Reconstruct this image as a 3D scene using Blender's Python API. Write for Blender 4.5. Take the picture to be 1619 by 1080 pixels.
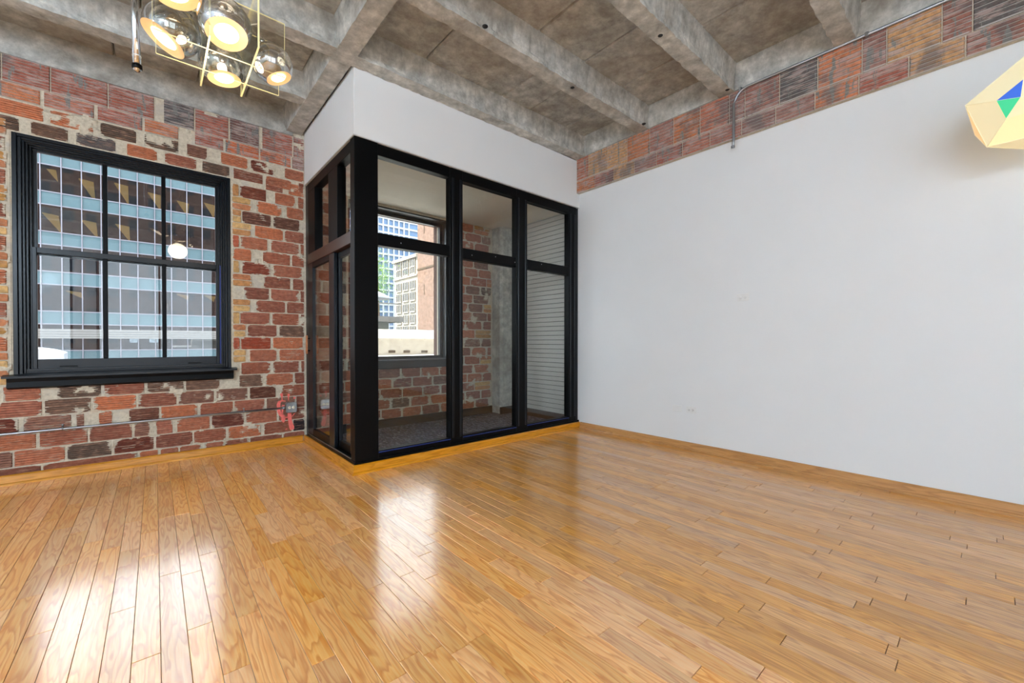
import bpy, bmesh, math, random
from mathutils import Vector, Matrix, noise as mnoise

random.seed(7)
S = bpy.context.scene
COL = S.collection
for o in list(bpy.data.objects):
    bpy.data.objects.remove(o)

# ------------------------------------------------------------------ camera
TH, F, CY, PITCH, H = 0.7141, 651.6, 546.14, -0.0087, 1.2
cam_d = bpy.data.cameras.new('camera')
cam = bpy.data.objects.new('camera', cam_d)
COL.objects.link(cam)
cam.location = (0, 0, H)
cam.rotation_euler = (math.pi / 2 + PITCH, 0, -TH)
cam_d.sensor_fit = 'HORIZONTAL'
cam_d.sensor_width = 36.0
cam_d.lens = F / 1619.0 * 36.0
cam_d.shift_y = (CY - 540.0) / 1619.0
cam_d.clip_start = 0.05
cam_d.clip_end = 600
S.camera = cam

# ------------------------------------------------------------------ light
W = bpy.data.worlds.new('world')
S.world = W
W.use_nodes = True
bg = W.node_tree.nodes['Background']
bg.inputs[0].default_value = (0.86, 0.92, 1.0, 1)
bg.inputs[1].default_value = 4.0
sun_d = bpy.data.lights.new('sun', 'SUN')
sun_d.energy = 9.0
sun_d.angle = math.radians(1.0)
sun_d.color = (1.0, 0.95, 0.87)
sun = bpy.data.objects.new('sun', sun_d)
COL.objects.link(sun)
sun.rotation_euler = Vector((1.0, 0.03, -1.05)).to_track_quat('-Z', 'Y').to_euler()
S.view_settings.view_transform = 'Standard'
S.view_settings.look = 'None'
S.view_settings.gamma = 1.0
S.view_settings.use_curve_mapping = False
S.view_settings.exposure = 0.22

# room measures (metres, camera foot at the origin)
XG, XR, YW, YF = 1.359, 4.477, 5.363, 3.735
XL, YB = -4.3, -3.6
ZH0, ZH1 = 3.06, 3.67          # header over the glazing
ZSLAB = 3.9


def tilt(x):
    return 0.0145 * (x - 1.3)


# ------------------------------------------------------------------ pixel helpers
def ray(u, v):
    a = (u - 809.5) / F
    b = (CY - v) / F
    c, s = math.cos(PITCH), math.sin(PITCH)
    w = c - b * s
    z = b * c + s
    return Vector((w * math.sin(TH) + a * math.cos(TH), w * math.cos(TH) - a * math.sin(TH), z))


def aty(u, v, y):
    r = ray(u, v)
    return r * (y / r.y) + Vector((0, 0, H))


def atx(u, v, x):
    r = ray(u, v)
    return r * (x / r.x) + Vector((0, 0, H))


def atd(u, v, d):
    r = ray(u, v)
    return r * (d / (r.x * math.sin(TH) + r.y * math.cos(TH))) + Vector((0, 0, H))


def proj(p):
    x, y, z = p[0], p[1], p[2] - H
    d = x * math.sin(TH) + y * math.cos(TH)
    r = x * math.cos(TH) - y * math.sin(TH)
    c, s = math.cos(PITCH), math.sin(PITCH)
    w = d * c + z * s
    if w < 0.02:
        return None
    return 809.5 + F * r / w, CY - F * (z * c - d * s) / w


# ------------------------------------------------------------------ materials
def lin(c):
    def f(v):
        v /= 255.0
        return v / 12.92 if v <= 0.04045 else ((v + 0.055) / 1.055) ** 2.4
    return (f(c[0]), f(c[1]), f(c[2]), 1.0)


class NT:
    def __init__(self, name):
        self.m = bpy.data.materials.new(name)
        self.m.use_nodes = True
        self.t = self.m.node_tree
        self.b = self.t.nodes['Principled BSDF']
        self.out = self.t.nodes['Material Output']

    def n(self, typ, **kw):
        nd = self.t.nodes.new(typ)
        for k, v in kw.items():
            setattr(nd, k, v)
        return nd

    def put(self, sock, v):
        if hasattr(v, 'links') or isinstance(v, bpy.types.NodeSocket):
            self.t.links.new(v, sock)
        else:
            sock.default_value = v

    def math(self, op, a, b=None, c=None):
        nd = self.n('ShaderNodeMath', operation=op)
        self.put(nd.inputs[0], a)
        if b is not None:
            self.put(nd.inputs[1], b)
        if c is not None:
            self.put(nd.inputs[2], c)
        return nd.outputs[0]

    def pos(self):
        return self.n('ShaderNodeNewGeometry').outputs['Position']

    def vscale(self, v, s, off=None):
        nd = self.n('ShaderNodeMapping')
        self.put(nd.inputs['Vector'], v)
        nd.inputs['Scale'].default_value = s
        if off is not None:
            self.put(nd.inputs['Location'], off)
        return nd.outputs[0]

    def noise(self, v, scale, detail=4, rough=0.55, dist=0.0):
        nd = self.n('ShaderNodeTexNoise')
        self.put(nd.inputs['Vector'], v)
        nd.inputs['Scale'].default_value = scale
        nd.inputs['Detail'].default_value = detail
        nd.inputs['Roughness'].default_value = rough
        nd.inputs['Distortion'].default_value = dist
        return nd.outputs[0]

    def ramp(self, f, stops, interp='LINEAR'):
        nd = self.n('ShaderNodeValToRGB')
        self.put(nd.inputs[0], f)
        cr = nd.color_ramp
        cr.interpolation = interp
        while len(cr.elements) < len(stops):
            cr.elements.new(0.5)
        for e, (p, c) in zip(cr.elements, stops):
            e.position = p
            e.color = c if len(c) == 4 else tuple(c) + (1,)
        return nd.outputs[0]

    def mix(self, f, a, b, blend='MIX'):
        nd = self.n('ShaderNodeMix', data_type='RGBA', blend_type=blend)
        self.put(nd.inputs[0], f)
        self.put(nd.inputs[6], a)
        self.put(nd.inputs[7], b)
        return nd.outputs[2]

    def step(self, f, lo, hi):
        nd = self.n('ShaderNodeMapRange', interpolation_type='SMOOTHSTEP')
        self.put(nd.inputs[0], f)
        nd.inputs[1].default_value = lo
        nd.inputs[2].default_value = hi
        return nd.outputs[0]

    def bump(self, h, strength=0.3, dist=0.01):
        nd = self.n('ShaderNodeBump')
        nd.inputs['Strength'].default_value = strength
        nd.inputs['Distance'].default_value = dist
        self.put(nd.inputs['Height'], h)
        self.put(self.b.inputs['Normal'], nd.outputs[0])

    def base(self, c, rough=0.6, metal=0.0, spec=0.5):
        self.put(self.b.inputs['Base Color'], c)
        self.put(self.b.inputs['Roughness'], rough)
        self.b.inputs['Metallic'].default_value = metal
        self.b.inputs['Specular IOR Level'].default_value = spec
        return self.m


def plain(name, rgb, rough=0.6, metal=0.0, spec=0.5, var=0.06, vs=9.0):
    k = NT(name)
    c = lin(rgb)
    n = k.noise(k.pos(), vs, 5)
    lo = tuple(v * (1 - var) for v in c[:3]) + (1,)
    hi = tuple(min(1, v * (1 + var)) for v in c[:3]) + (1,)
    return k.base(k.ramp(n, [(0.3, lo), (0.7, hi)]), rough, metal, spec)


def emit(name, rgb, strength, base=None):
    k = NT(name)
    k.base(lin(base or rgb), 0.5)
    k.b.inputs['Emission Color'].default_value = lin(rgb)
    k.b.inputs['Emission Strength'].default_value = strength
    return k.m


def glass(name, tint, refl=1.0, rough=0.0, f0=0.04):
    """thin pane: tinted see-through with Fresnel reflection"""
    k = NT(name)
    tr = k.n('ShaderNodeBsdfTransparent')
    tr.inputs[0].default_value = tuple(tint) + (1,)
    gl = k.n('ShaderNodeBsdfGlossy')
    gl.inputs[0].default_value = (refl, refl, refl, 1)
    gl.inputs['Roughness'].default_value = rough
    lw = k.n('ShaderNodeLayerWeight')
    lw.inputs[0].default_value = 0.5
    fr = k.math('ADD', k.math('MULTIPLY', k.math('POWER', lw.outputs['Facing'], 5.0), 0.96), f0)
    mx = k.n('ShaderNodeMixShader')
    k.t.links.new(fr, mx.inputs[0])
    k.t.links.new(tr.outputs[0], mx.inputs[1])
    k.t.links.new(gl.outputs[0], mx.inputs[2])
    k.t.links.new(mx.outputs[0], k.out.inputs[0])
    return k.m


def brick_mat(name, smear=0.0):
    k = NT(name)
    P = k.pos()
    oi = k.n('ShaderNodeObjectInfo')
    oc = k.n('ShaderNodeTexCoord').outputs['Object']
    sx = k.n('ShaderNodeSeparateXYZ')
    k.put(sx.inputs[0], oc)
    ax = k.math('MULTIPLY', k.math('ABSOLUTE', sx.outputs[0]), 2.0)
    az = k.math('MULTIPLY', k.math('ABSOLUTE', sx.outputs[2]), 2.0)
    rn = k.math('MULTIPLY', oi.outputs['Random'], 40.0)
    n1 = k.noise(k.vscale(P, (1, 1, 1), None), 30, 5, 0.7)
    # streaky wear along the tile
    n2 = k.noise(k.vscale(P, (7, 7, 34)), 1.6, 5, 0.65)
    n3 = k.noise(P, 7.0, 3, 0.5)
    col = k.mix(k.step(n1, 0.3, 0.75), oi.outputs['Color'], k.mix(0.5, oi.outputs['Color'], lin((70, 48, 40))))
    col = k.mix(k.math('MULTIPLY', k.step(n2, 0.48, 0.70), 0.5), col, lin((206, 158, 132)))
    edge = k.math('ADD', k.math('MULTIPLY', k.step(ax, 0.62, 1.0), 0.17), k.math('MULTIPLY', k.step(az, 0.66, 1.02), 0.1))
    f = k.math('ADD', k.math('ADD', k.math('MULTIPLY', n3, 0.62), k.math('MULTIPLY', n2, 0.38)), edge)
    f = k.math('ADD', f, smear)
    mask = k.step(f, 0.685, 0.72)
    mort = k.ramp(n1, [(0.25, lin((176, 164, 146))), (0.75, lin((224, 215, 198)))])
    col = k.mix(mask, col, mort)
    k.bump(k.math('ADD', k.math('MULTIPLY', n1, 0.6), mask), 0.5, 0.004)
    return k.base(col, 0.9, 0, 0.25)


def mortar_mat(name):
    k = NT(name)
    P = k.pos()
    n1 = k.noise(P, 42, 6, 0.7)
    n2 = k.noise(P, 6, 4, 0.6)
    c = k.ramp(n1, [(0.25, lin((172, 160, 140))), (0.5, lin((206, 195, 174))), (0.8, lin((230, 221, 203)))])
    c = k.mix(k.step(n2, 0.5, 0.75), c, lin((190, 182, 170)))
    k.bump(n1, 0.7, 0.006)
    return k.base(c, 0.95, 0, 0.2)


def scored_mat(name, nl):
    """glazed and sooted hollow tile with grey mortar drips"""
    k = NT(name)
    P = k.pos()
    oi = k.n('ShaderNodeObjectInfo')
    n1 = k.noise(P, 26, 5, 0.7)
    n2 = k.noise(k.vscale(P, (5, 5, 22)), 1.3, 5, 0.7)
    n3 = k.noise(k.vscale(P, (16, 16, 3.0)), 1.3, 3, 0.6)     # vertical drips
    n4 = k.noise(P, 4.2, 4, 0.6)
    col = k.mix(k.step(n1, 0.35, 0.75), oi.outputs['Color'], k.mix(0.55, oi.outputs['Color'], lin((80, 52, 42))))
    col = k.mix(k.math('MULTIPLY', k.step(n2, 0.46, 0.62), 0.75), col, lin((186, 164, 156)))
    col = k.mix(k.math('MULTIPLY', k.step(n4, 0.52, 0.66), 0.75), col, lin((104, 94, 92)))
    col = k.mix(k.step(n3, 0.60, 0.635), col, lin((126, 124, 120)))
    oc = k.n('ShaderNodeTexCoord').outputs['Object']
    sx = k.n('ShaderNodeSeparateXYZ')
    k.put(sx.inputs[0], oc)
    ln = k.math('FRACT', k.math('MULTIPLY', k.math('ADD', sx.outputs[2], 0.47), nl / 0.94))
    lm = k.math('MULTIPLY', k.step(ln, 0.74, 0.80), k.step(k.noise(P, 9.0, 4, 0.7), 0.30, 0.44))
    col = k.mix(k.math('MULTIPLY', lm, 0.85), col, lin((190, 186, 180)))
    k.bump(n1, 0.5, 0.004)
    return k.base(col, 0.75, 0, 0.35)


def concrete_mat(name, warm=0.0, dark=1.0):
    k = NT(name)
    P = k.pos()
    n1 = k.noise(P, 2.2, 6, 0.65, 0.6)
    n2 = k.noise(P, 9, 6, 0.7)
    n3 = k.noise(P, 0.9, 4, 0.6, 0.4)
    n4 = k.noise(P, 60, 3, 0.6)
    d = dark
    c = k.ramp(n2, [(0.25, lin((112 * d, 113 * d, 110 * d))), (0.5, lin((156 * d, 157 * d, 153 * d))),
                    (0.75, lin((196 * d, 196 * d, 190 * d)))])
    c = k.mix(k.math('MULTIPLY', k.step(n1, 0.42, 0.7), 0.55), c, lin((106 * d, 103 * d, 96 * d)))
    c = k.mix(k.math('MULTIPLY', k.step(n3, 0.44, 0.66), 0.35 + warm), c, lin((134 * d, 118 * d, 98 * d)))
    c = k.mix(k.math('MULTIPLY', k.step(k.noise(P, 5.5, 6, 0.8), 0.68, 0.76), 0.8), c, lin((62, 58, 54)))
    k.bump(k.math('ADD', n4, k.math('MULTIPLY', n2, 1.5)), 0.3, 0.004)
    return k.base(c, 0.92, 0, 0.25)


def oak_mat(name, axis, light, mid, dark, rough=0.2, coat=0.0, freq=9.0, lines=0.5, stretch=1.0):
    """axis 0/1: grain runs along x / y; flame-shaped growth rings"""
    k = NT(name)
    P = k.pos()
    oi = k.n('ShaderNodeObjectInfo')
    g = k.n('ShaderNodeNewGeometry')
    r = k.math('FRACT', k.math('ADD', k.math('MULTIPLY', g.outputs['Random Per Island'], 7.31), oi.outputs['Random']))
    off = k.n('ShaderNodeCombineXYZ')
    k.put(off.inputs[0], k.math('MULTIPLY', r, 31.0))
    k.put(off.inputs[1], k.math('MULTIPLY', r, 57.0))
    k.put(off.inputs[2], k.math('MULTIPLY', r, 23.0))
    sc = (1.5 * stretch, 13, 13) if axis == 0 else (13, 1.5 * stretch, 13)
    v = k.vscale(P, sc, off.outputs[0])
    n = k.noise(v, 1.0, 2.5, 0.5, 0.25)
    ring = k.math('FRACT', k.math('MULTIPLY', n, freq))
    ring = k.ramp(ring, [(0.0, (0, 0, 0)), (0.45, (0.25, 0.25, 0.25)), (0.82, (1, 1, 1)), (1.0, (0, 0, 0))])
    sc2 = (6, 150, 150) if axis == 0 else (150, 6, 150)
    fine = k.noise(k.vscale(P, sc2, off.outputs[0]), 1.0, 3, 0.6)
    c = k.mix(k.step(fine, 0.3, 0.7), lin(light), lin(mid))
    c = k.mix(k.math('MULTIPLY', ring, lines), c, lin(dark))
    tone = k.n('ShaderNodeHueSaturation')
    k.put(tone.inputs['Value'], k.math('ADD', k.math('MULTIPLY', r, 0.26), 0.86))
    tone.inputs['Hue'].default_value = 0.5
    k.put(tone.inputs['Saturation'], k.math('ADD', k.math('MULTIPLY', k.math('FRACT', k.math('MULTIPLY', r, 13.7)), 0.2), 0.92))
    k.put(tone.inputs['Color'], c)
    kn = k.step(k.noise(k.vscale(P, (9, 6, 9)), 1.0, 2, 0.5), 0.80, 0.84)
    c2 = k.mix(k.math('MULTIPLY', kn, 0.6), tone.outputs[0], lin((110, 66, 32)))
    k.bump(fine, 0.06, 0.002)
    m = k.base(c2, rough, 0, 0.5)
    if coat:
        k.b.inputs['Coat Weight'].default_value = coat
        k.b.inputs['Coat Roughness'].default_value = 0.15
        k.b.inputs['Coat IOR'].default_value = 1.9
    return m


M = {}
M['white'] = plain('wall_paint_white', (232, 233, 233), 0.65, 0, 0.3, 0.012, 2)
M['cream'] = plain('ceiling_paint_cream', (240, 234, 220), 0.7, 0, 0.3, 0.02, 2)
M['brick'] = brick_mat('clay_tile')
M['brick_y'] = brick_mat('yellow_brick', 0.012)
M['mortar'] = mortar_mat('mortar')
M['scored'] = scored_mat('scored_tile', 8.0)
M['scored_lo'] = scored_mat('scored_tile_narrow', 5.0)
M['conc'] = concrete_mat('concrete_rib', -0.2, 1.2)
M['slab'] = concrete_mat('concrete_slab', 0.0, 1.1)
M['subfloor'] = plain('subfloor_dark', (58, 36, 20), 0.9)
M['oak'] = oak_mat('oak_floor', 1, (255, 202, 132), (252, 180, 104), (214, 126, 58), 0.3, 0.95, 10.0, 0.68)
M['oak_fine'] = oak_mat('oak_floor_fine', 1, (240, 182, 108), (222, 158, 86), (172, 108, 48), 0.34, 0.6, 13.0, 0.62, 0.7)
M['trim_x'] = oak_mat('oak_trim_x', 0, (222, 162, 88), (208, 144, 70), (158, 98, 40), 0.32, 0.2, 6.0, 0.5)
M['trim_y'] = oak_mat('oak_trim_y', 1, (222, 162, 88), (208, 144, 70), (158, 98, 40), 0.32, 0.2, 6.0, 0.5)
M['black'] = plain('black_paint', (5, 5, 6), 0.42, 0, 0.14, 0.1)
M['navy'] = plain('blue_black_paint', (10, 15, 22), 0.3, 0, 0.35, 0.12)
M['tape'] = plain('blue_sash_liner', (26, 48, 118), 0.45)
M['brown'] = plain('dark_brown_rail', (58, 36, 26), 0.35)
M['pane'] = glass('window_glass', (0.93, 0.96, 0.97))
M['pane_tint'] = glass('tinted_glass', (0.92, 0.92, 0.90))
M['acrylic'] = glass('clear_acrylic', (0.93, 0.93, 0.9), 0.9, 0.02)
M['acr_edge_glow'] = emit('acrylic_edge_glow', (236, 226, 160), 0.28, (220, 212, 160))  # rim brightness put in as emission; the plates are no light source
M['steel'] = plain('galvanised_steel', (168, 172, 176), 0.32, 0.9)
M['chrome'] = plain('chrome', (222, 224, 228), 0.06, 1.0, 0.5, 0.01)
M['plate'] = plain('white_plastic', (232, 232, 230), 0.45, 0, 0.4, 0.01)
M['cream_plastic'] = plain('ivory_plastic', (232, 224, 200), 0.45, 0, 0.4, 0.01)
M['slot'] = plain('dark_slot', (28, 27, 26), 0.7)
M['pink'] = plain('pink_spray_paint', (246, 122, 112), 0.7, 0, 0.3, 0.08, 40)
M['wood_handle'] = oak_mat('handle_wood', 1, (196, 120, 58), (178, 100, 44), (140, 74, 30), 0.35, 0.1)
M['siding'] = plain('siding_white_paint', (206, 206, 202), 0.6, 0, 0.3, 0.02)
M['gap'] = plain('siding_gap', (70, 70, 68), 0.9)
M['cable'] = plain('white_cable', (225, 225, 222), 0.5)


def carpet_mat():
    k = NT('carpet_slate_weave')
    P = k.pos()
    n = k.noise(k.vscale(P, (60, 16, 40)), 1, 3, 0.7)
    n2 = k.noise(k.vscale(P, (14, 40, 14)), 1, 3, 0.6)
    c = k.ramp(n, [(0.35, lin((44, 47, 56))), (0.55, lin((92, 97, 112))), (0.72, lin((168, 172, 184)))])
    c = k.mix(k.math('MULTIPLY', k.step(n2, 0.45, 0.65), 0.5), c, lin((52, 56, 68)))
    k.bump(n, 0.8, 0.01)
    return k.base(c, 0.95, 0, 0.1)


M['carpet'] = carpet_mat()


# ------------------------------------------------------------------ mesh helpers
class MB:
    def __init__(self):
        self.v, self.f, self.sm = [], [], []

    def add(self, vs, fs, smooth=False):
        b = len(self.v)
        self.v += [tuple(p) for p in vs]
        self.f += [tuple(i + b for i in q) for q in fs]
        self.sm += [smooth] * len(fs)
        return self

    def box(self, x0, x1, y0, y1, z0, z1, bev=0.0):
        x0, x1 = min(x0, x1), max(x0, x1)
        y0, y1 = min(y0, y1), max(y0, y1)
        z0, z1 = min(z0, z1), max(z0, z1)
        if bev <= 0:
            vs = [(x0, y0, z0), (x1, y0, z0), (x1, y1, z0), (x0, y1, z0),
                  (x0, y0, z1), (x1, y0, z1), (x1, y1, z1), (x0, y1, z1)]
            fs = [(3, 2, 1, 0), (4, 5, 6, 7), (0, 1, 5, 4), (1, 2, 6, 5), (2, 3, 7, 6), (3, 0, 4, 7)]
            return self.add(vs, fs)
        bm = bmesh.new()
        bmesh.ops.create_cube(bm, size=1)
        for w in bm.verts:
            w.co = Vector(((x0 + x1) / 2 + w.co.x * (x1 - x0), (y0 + y1) / 2 + w.co.y * (y1 - y0),
                           (z0 + z1) / 2 + w.co.z * (z1 - z0)))
        bev = min(bev, 0.45 * min(x1 - x0, y1 - y0, z1 - z0))
        bmesh.ops.bevel(bm, geom=bm.edges[:], offset=bev, segments=1, affect='EDGES', profile=0.5)
        bm.verts.index_update()
        self.add([w.co[:] for w in bm.verts], [[w.index for w in q.verts] for q in bm.faces])
        bm.free()
        return self

    def tube(self, pts, r, n=10, closed=False):
        pts = [Vector(p) for p in pts]
        rings = []
        up = Vector((0, 0, 1))
        for i, p in enumerate(pts):
            a = pts[max(0, i - 1)]
            c = pts[min(len(pts) - 1, i + 1)]
            t = (c - a).normalized()
            ref = up if abs(t.dot(up)) < 0.95 else Vector((1, 0, 0))
            s = t.cross(ref).normalized()
            q = s.cross(t).normalized()
            rr = r[i] if isinstance(r, (list, tuple)) else r
            rings.append([p + s * (rr * math.cos(2 * math.pi * j / n)) + q * (rr * math.sin(2 * math.pi * j / n)) for j in range(n)])
        vs = [p for ring in rings for p in ring]
        fs = []
        for i in range(len(rings) - 1):
            for j in range(n):
                fs.append((i * n + j, i * n + (j + 1) % n, (i + 1) * n + (j + 1) % n, (i + 1) * n + j))
        fs.append(tuple(range(n))[::-1])
        fs.append(tuple((len(rings) - 1) * n + j for j in range(n)))
        return self.add(vs, fs, True)

    def lathe(self, prof, origin, axis, n=28):
        """prof: (radius, height along axis)"""
        axis = Vector(axis).normalized()
        ref = Vector((0, 0, 1)) if abs(axis.z) < 0.95 else Vector((1, 0, 0))
        s = axis.cross(ref).normalized()
        q = axis.cross(s).normalized()
        o = Vector(origin)
        vs, fs = [], []
        for (r, h) in prof:
            for j in range(n):
                a = 2 * math.pi * j / n
                vs.append(o + axis * h + s * (r * math.cos(a)) + q * (r * math.sin(a)))
        for i in range(len(prof) - 1):
            for j in range(n):
                fs.append((i * n + j, i * n + (j + 1) % n, (i + 1) * n + (j + 1) % n, (i + 1) * n + j))
        return self.add(vs, fs, True)

    def prism(self, poly, d):
        """poly: 3D points of a planar outline, d: extrusion vector"""
        n = len(poly)
        d = Vector(d)
        vs = [Vector(p) for p in poly] + [Vector(p) + d for p in poly]
        fs = [tuple(range(n))[::-1], tuple(range(n, 2 * n))]
        fs += [(i, (i + 1) % n, n + (i + 1) % n, n + i) for i in range(n)]
        return self.add(vs, fs)

    def mesh(self, name):
        me = bpy.data.meshes.new(name)
        me.from_pydata([tuple(p) for p in self.v], [], self.f)
        me.polygons.foreach_set('use_smooth', self.sm)
        bm = bmesh.new()
        bm.from_mesh(me)
        bmesh.ops.recalc_face_normals(bm, faces=bm.faces[:])
        bm.to_mesh(me)
        bm.free()
        me.update()
        return me

    def build(self, name, mat, parent=None):
        me = self.mesh(name)
        me.materials.append(M[mat] if isinstance(mat, str) else mat)
        return link(name, me, parent)


def link(name, me, parent=None):
    o = bpy.data.objects.new(name, me)
    COL.objects.link(o)
    if parent is not None:
        o.parent = parent
        o.matrix_parent_inverse = Matrix.Translation(-absloc(parent))
    return o


def absloc(o):
    p = Vector(o.location)
    if o.parent is not None and o.type == 'EMPTY':
        p = Vector(o.location)
    return p


def tag(o, label=None, cat=None, group=None, kind=None):
    if label:
        o['label'] = label
    if cat:
        o['category'] = cat
    if group:
        o['group'] = group
    if kind:
        o['kind'] = kind
    return o


def empty(name, loc, parent=None):
    o = bpy.data.objects.new(name, None)
    COL.objects.link(o)
    o.empty_display_size = 0.05
    o.location = loc
    if parent is not None:
        o.parent = parent
        o.matrix_parent_inverse = Matrix.Translation(-absloc(parent))
    return o


def box(name, mat, parent, *a, bev=0.0):
    return MB().box(*a, bev=bev).build(name, mat, parent)


def struct(o, label=None, cat=None):
    return tag(o, label, cat, None, 'structure')


# ================================================================== SETTING
# ------------------------------------------------------------------ walls
TW = 0.36                              # brick wall thickness


def wall_with_holes(name, axis, pos0, pos1, a0, a1, z0, z1, holes, mat):
    """axis 'y': wall spans x (a0..a1) between y pos0..pos1; holes (a0,a1,z0,z1)"""
    m = MB()
    xs = sorted({a0, a1} | {h[0] for h in holes} | {h[1] for h in holes})
    zs = sorted({z0, z1} | {h[2] for h in holes} | {h[3] for h in holes})
    for i in range(len(xs) - 1):
        for j in range(len(zs) - 1):
            cx, cz = (xs[i] + xs[i + 1]) / 2, (zs[j] + zs[j + 1]) / 2
            if any(h[0] < cx < h[1] and h[2] < cz < h[3] for h in holes):
                continue
            if axis == 'y':
                m.box(xs[i], xs[i + 1], pos0, pos1, zs[j], zs[j + 1])
            else:
                m.box(pos0, pos1, xs[i], xs[i + 1], zs[j], zs[j + 1])
    return m.build(name, mat)


WIN1 = (-0.90, 0.625, 0.90, 2.965)
WIN2 = (1.88, 3.385, 0.93, 3.03)
WIN3 = (-3.66, -2.14, 0.90, 2.965)  # unseen window, added for more light from the left
HOLES = [WIN1, WIN2, WIN3]

wall_back = wall_with_holes('wall_back', 'y', YW + 0.012, YW + TW, XL - 0.2, XR + 0.3, -0.3, 4.2, HOLES, 'mortar')
struct(wall_back, 'exposed clay tile brick wall with the black sash window', 'wall')

# uneven mortar skin between and over the tiles
def mortar_skin():
    m = MB()
    x0, x1, z0, z1, st = -2.0, XR, 0.0, 3.62, 0.016
    nx, nz = int((x1 - x0) / st), int((z1 - z0) / st)
    idx = {}
    vs, fs = [], []

    def inside(x, z):
        return any(h[0] - 0.004 < x < h[1] + 0.004 and h[2] - 0.03 < z < h[3] + 0.004 for h in HOLES)
    for i in range(nx + 1):
        for j in range(nz + 1):
            x, z = x0 + (x1 - x0) * i / nx, z0 + (z1 - z0) * j / nz
            p = Vector((x * 9, z * 9, 3.1))
            d = mnoise.noise(p) * 0.0012 + mnoise.noise(p * 3.1) * 0.001
            big = mnoise.noise(Vector((x * 3.3, z * 5.5, 8.2))) + 0.35 * mnoise.noise(p * 2.0)
            d += 0.0145 * max(0.0, min(1.0, (big - 0.44) / 0.1)) - 0.0065
            idx[i, j] = len(vs)
            vs.append((x, YW - 0.0002 - d, z))
    for i in range(nx):
        for j in range(nz):
            x, z = x0 + (x1 - x0) * (i + 0.5) / nx, z0 + (z1 - z0) * (j + 0.5) / nz
            if not inside(x, z):
                fs.append((idx[i, j], idx[i + 1, j], idx[i + 1, j + 1], idx[i, j + 1]))
    me = bpy.data.meshes.new('mortar')
    me.from_pydata(vs, [], fs)
    me.materials.append(M['mortar'])
    o = link('mortar', me, wall_back)
    tag(o, 'rough beige mortar smeared between the clay tiles')


mortar_skin()


# --- the tiles, shared meshes with ridged face; unit size, front at y=0 facing -y
def tile_mesh(seed, ridges=6, scored=False, jag=0.012):
    rnd = random.Random(seed)
    prof = [(-0.5, 1.0), (-0.5, 0.35)]
    n = ridges
    for r in range(n):
        a = -0.47 + 0.94 * r / n
        b = -0.47 + 0.94 * (r + 1) / n
        if scored:
            w = (b - a)
            prof += [(a + 0.04 * w, 0.0), (b - 0.14 * w, 0.0), (b - 0.10 * w, 0.4), (b - 0.02 * w, 0.4)]
        else:
            w = (b - a)
            prof += [(a + 0.03 * w, 0.0), (a + 0.62 * w, 0.0), (a + 0.69 * w, 0.4), (b - 0.05 * w, 0.4)]
    prof += [(0.5, 0.35), (0.5, 1.0)]
    m = MB()
    cols = [-0.5, -0.485, -0.2, 0.2, 0.485, 0.5]
    vs = []
    L = len(prof)
    for ci, x in enumerate(cols):
        for (z, y) in prof:
            jx = rnd.uniform(-jag, jag * 0.3) if ci in (0, 1) else (rnd.uniform(-jag * 0.3, jag) if ci in (4, 5) else 0)
            jx = -jx
            yy = y if 0 < ci < 5 else max(y, 0.45)
            vs.append((x + jx * 0.5, yy + (rnd.uniform(-0.06, 0.06) if y < 0.9 else 0), z))
    fs = []
    for c in range(len(cols) - 1):
        for i in range(L - 1):
            fs.append((c * L + i, (c + 1) * L + i, (c + 1) * L + i + 1, c * L + i + 1))
    fs.append(tuple(range(L)))
    fs.append(tuple((len(cols) - 1) * L + i for i in range(L))[::-1])
    m.add(vs, fs)
    return m.mesh('tile')


TILES = [tile_mesh(s, rid) for s, rid in ((1, 6), (2, 6), (3, 7), (4, 6), (5, 6))]
for t in TILES:
    t.materials.append(M['brick'])
SCORED = [tile_mesh(20 + s, 8, True, 0.006) for s in range(3)]
for t in SCORED:
    t.materials.append(M['scored'])
SCORED_LO = [tile_mesh(30 + s, 5, True, 0.006) for s in range(3)]
for t in SCORED_LO:
    t.materials.append(M['scored_lo'])
YELLOW = []
for s in range(3):
    rnd = random.Random(50 + s)
    m = MB().box(-0.5, 0.5, 0, 1, -0.5, 0.5, bev=0.06)
    m.v = [(x + rnd.uniform(-.02, .02), y, z + rnd.uniform(-.04, .04)) for x, y, z in m.v]
    me = m.mesh('brick')
    me.materials.append(M['brick_y'])
    YELLOW.append(me)

PAL = [(182, 114, 88), (172, 104, 80), (190, 118, 88), (160, 98, 78), (176, 110, 88), (152, 94, 76), (196, 120, 86), (144, 102, 86)]
DARK = [(106, 84, 72), (98, 82, 72), (116, 94, 80)]
YEL = [(214, 170, 110), (204, 146, 92), (220, 180, 120), (196, 128, 88), (188, 140, 78)]
SCOL = [(184, 112, 86), (168, 98, 80), (200, 124, 84), (160, 108, 94), (206, 158, 108), (150, 110, 100)]


def put_tile(x0, x1, z0, z1, rgb, meshes=TILES, proud=0.005, y=YW, depth=0.024, parent=None, name='brick', facing='y'):
    me = random.choice(meshes)
    o = bpy.data.objects.new(name, me)
    COL.objects.link(o)
    o.parent = parent or wall_back
    w, h = abs(x1 - x0), z1 - z0
    pr = proud + random.uniform(-0.0012, 0.0016)
    if facing == 'y':
        o.location = ((x0 + x1) / 2, y - pr, (z0 + z1) / 2)
    else:                                   # wall facing -x: local -y -> world -x
        o.location = (y - pr, (x0 + x1) / 2, (z0 + z1) / 2)
        o.rotation_euler = (0, 0, -math.pi / 2)
    o.scale = (w * random.choice((-1, 1)) if facing == 'y' else w, depth, h)
    if o.scale[0] < 0:
        o.scale[0] = w
    k = random.uniform(0.96, 1.15)
    c = lin(rgb)
    o.color = (c[0] * k, c[1] * k, c[2] * k, 1)
    return o


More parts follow.
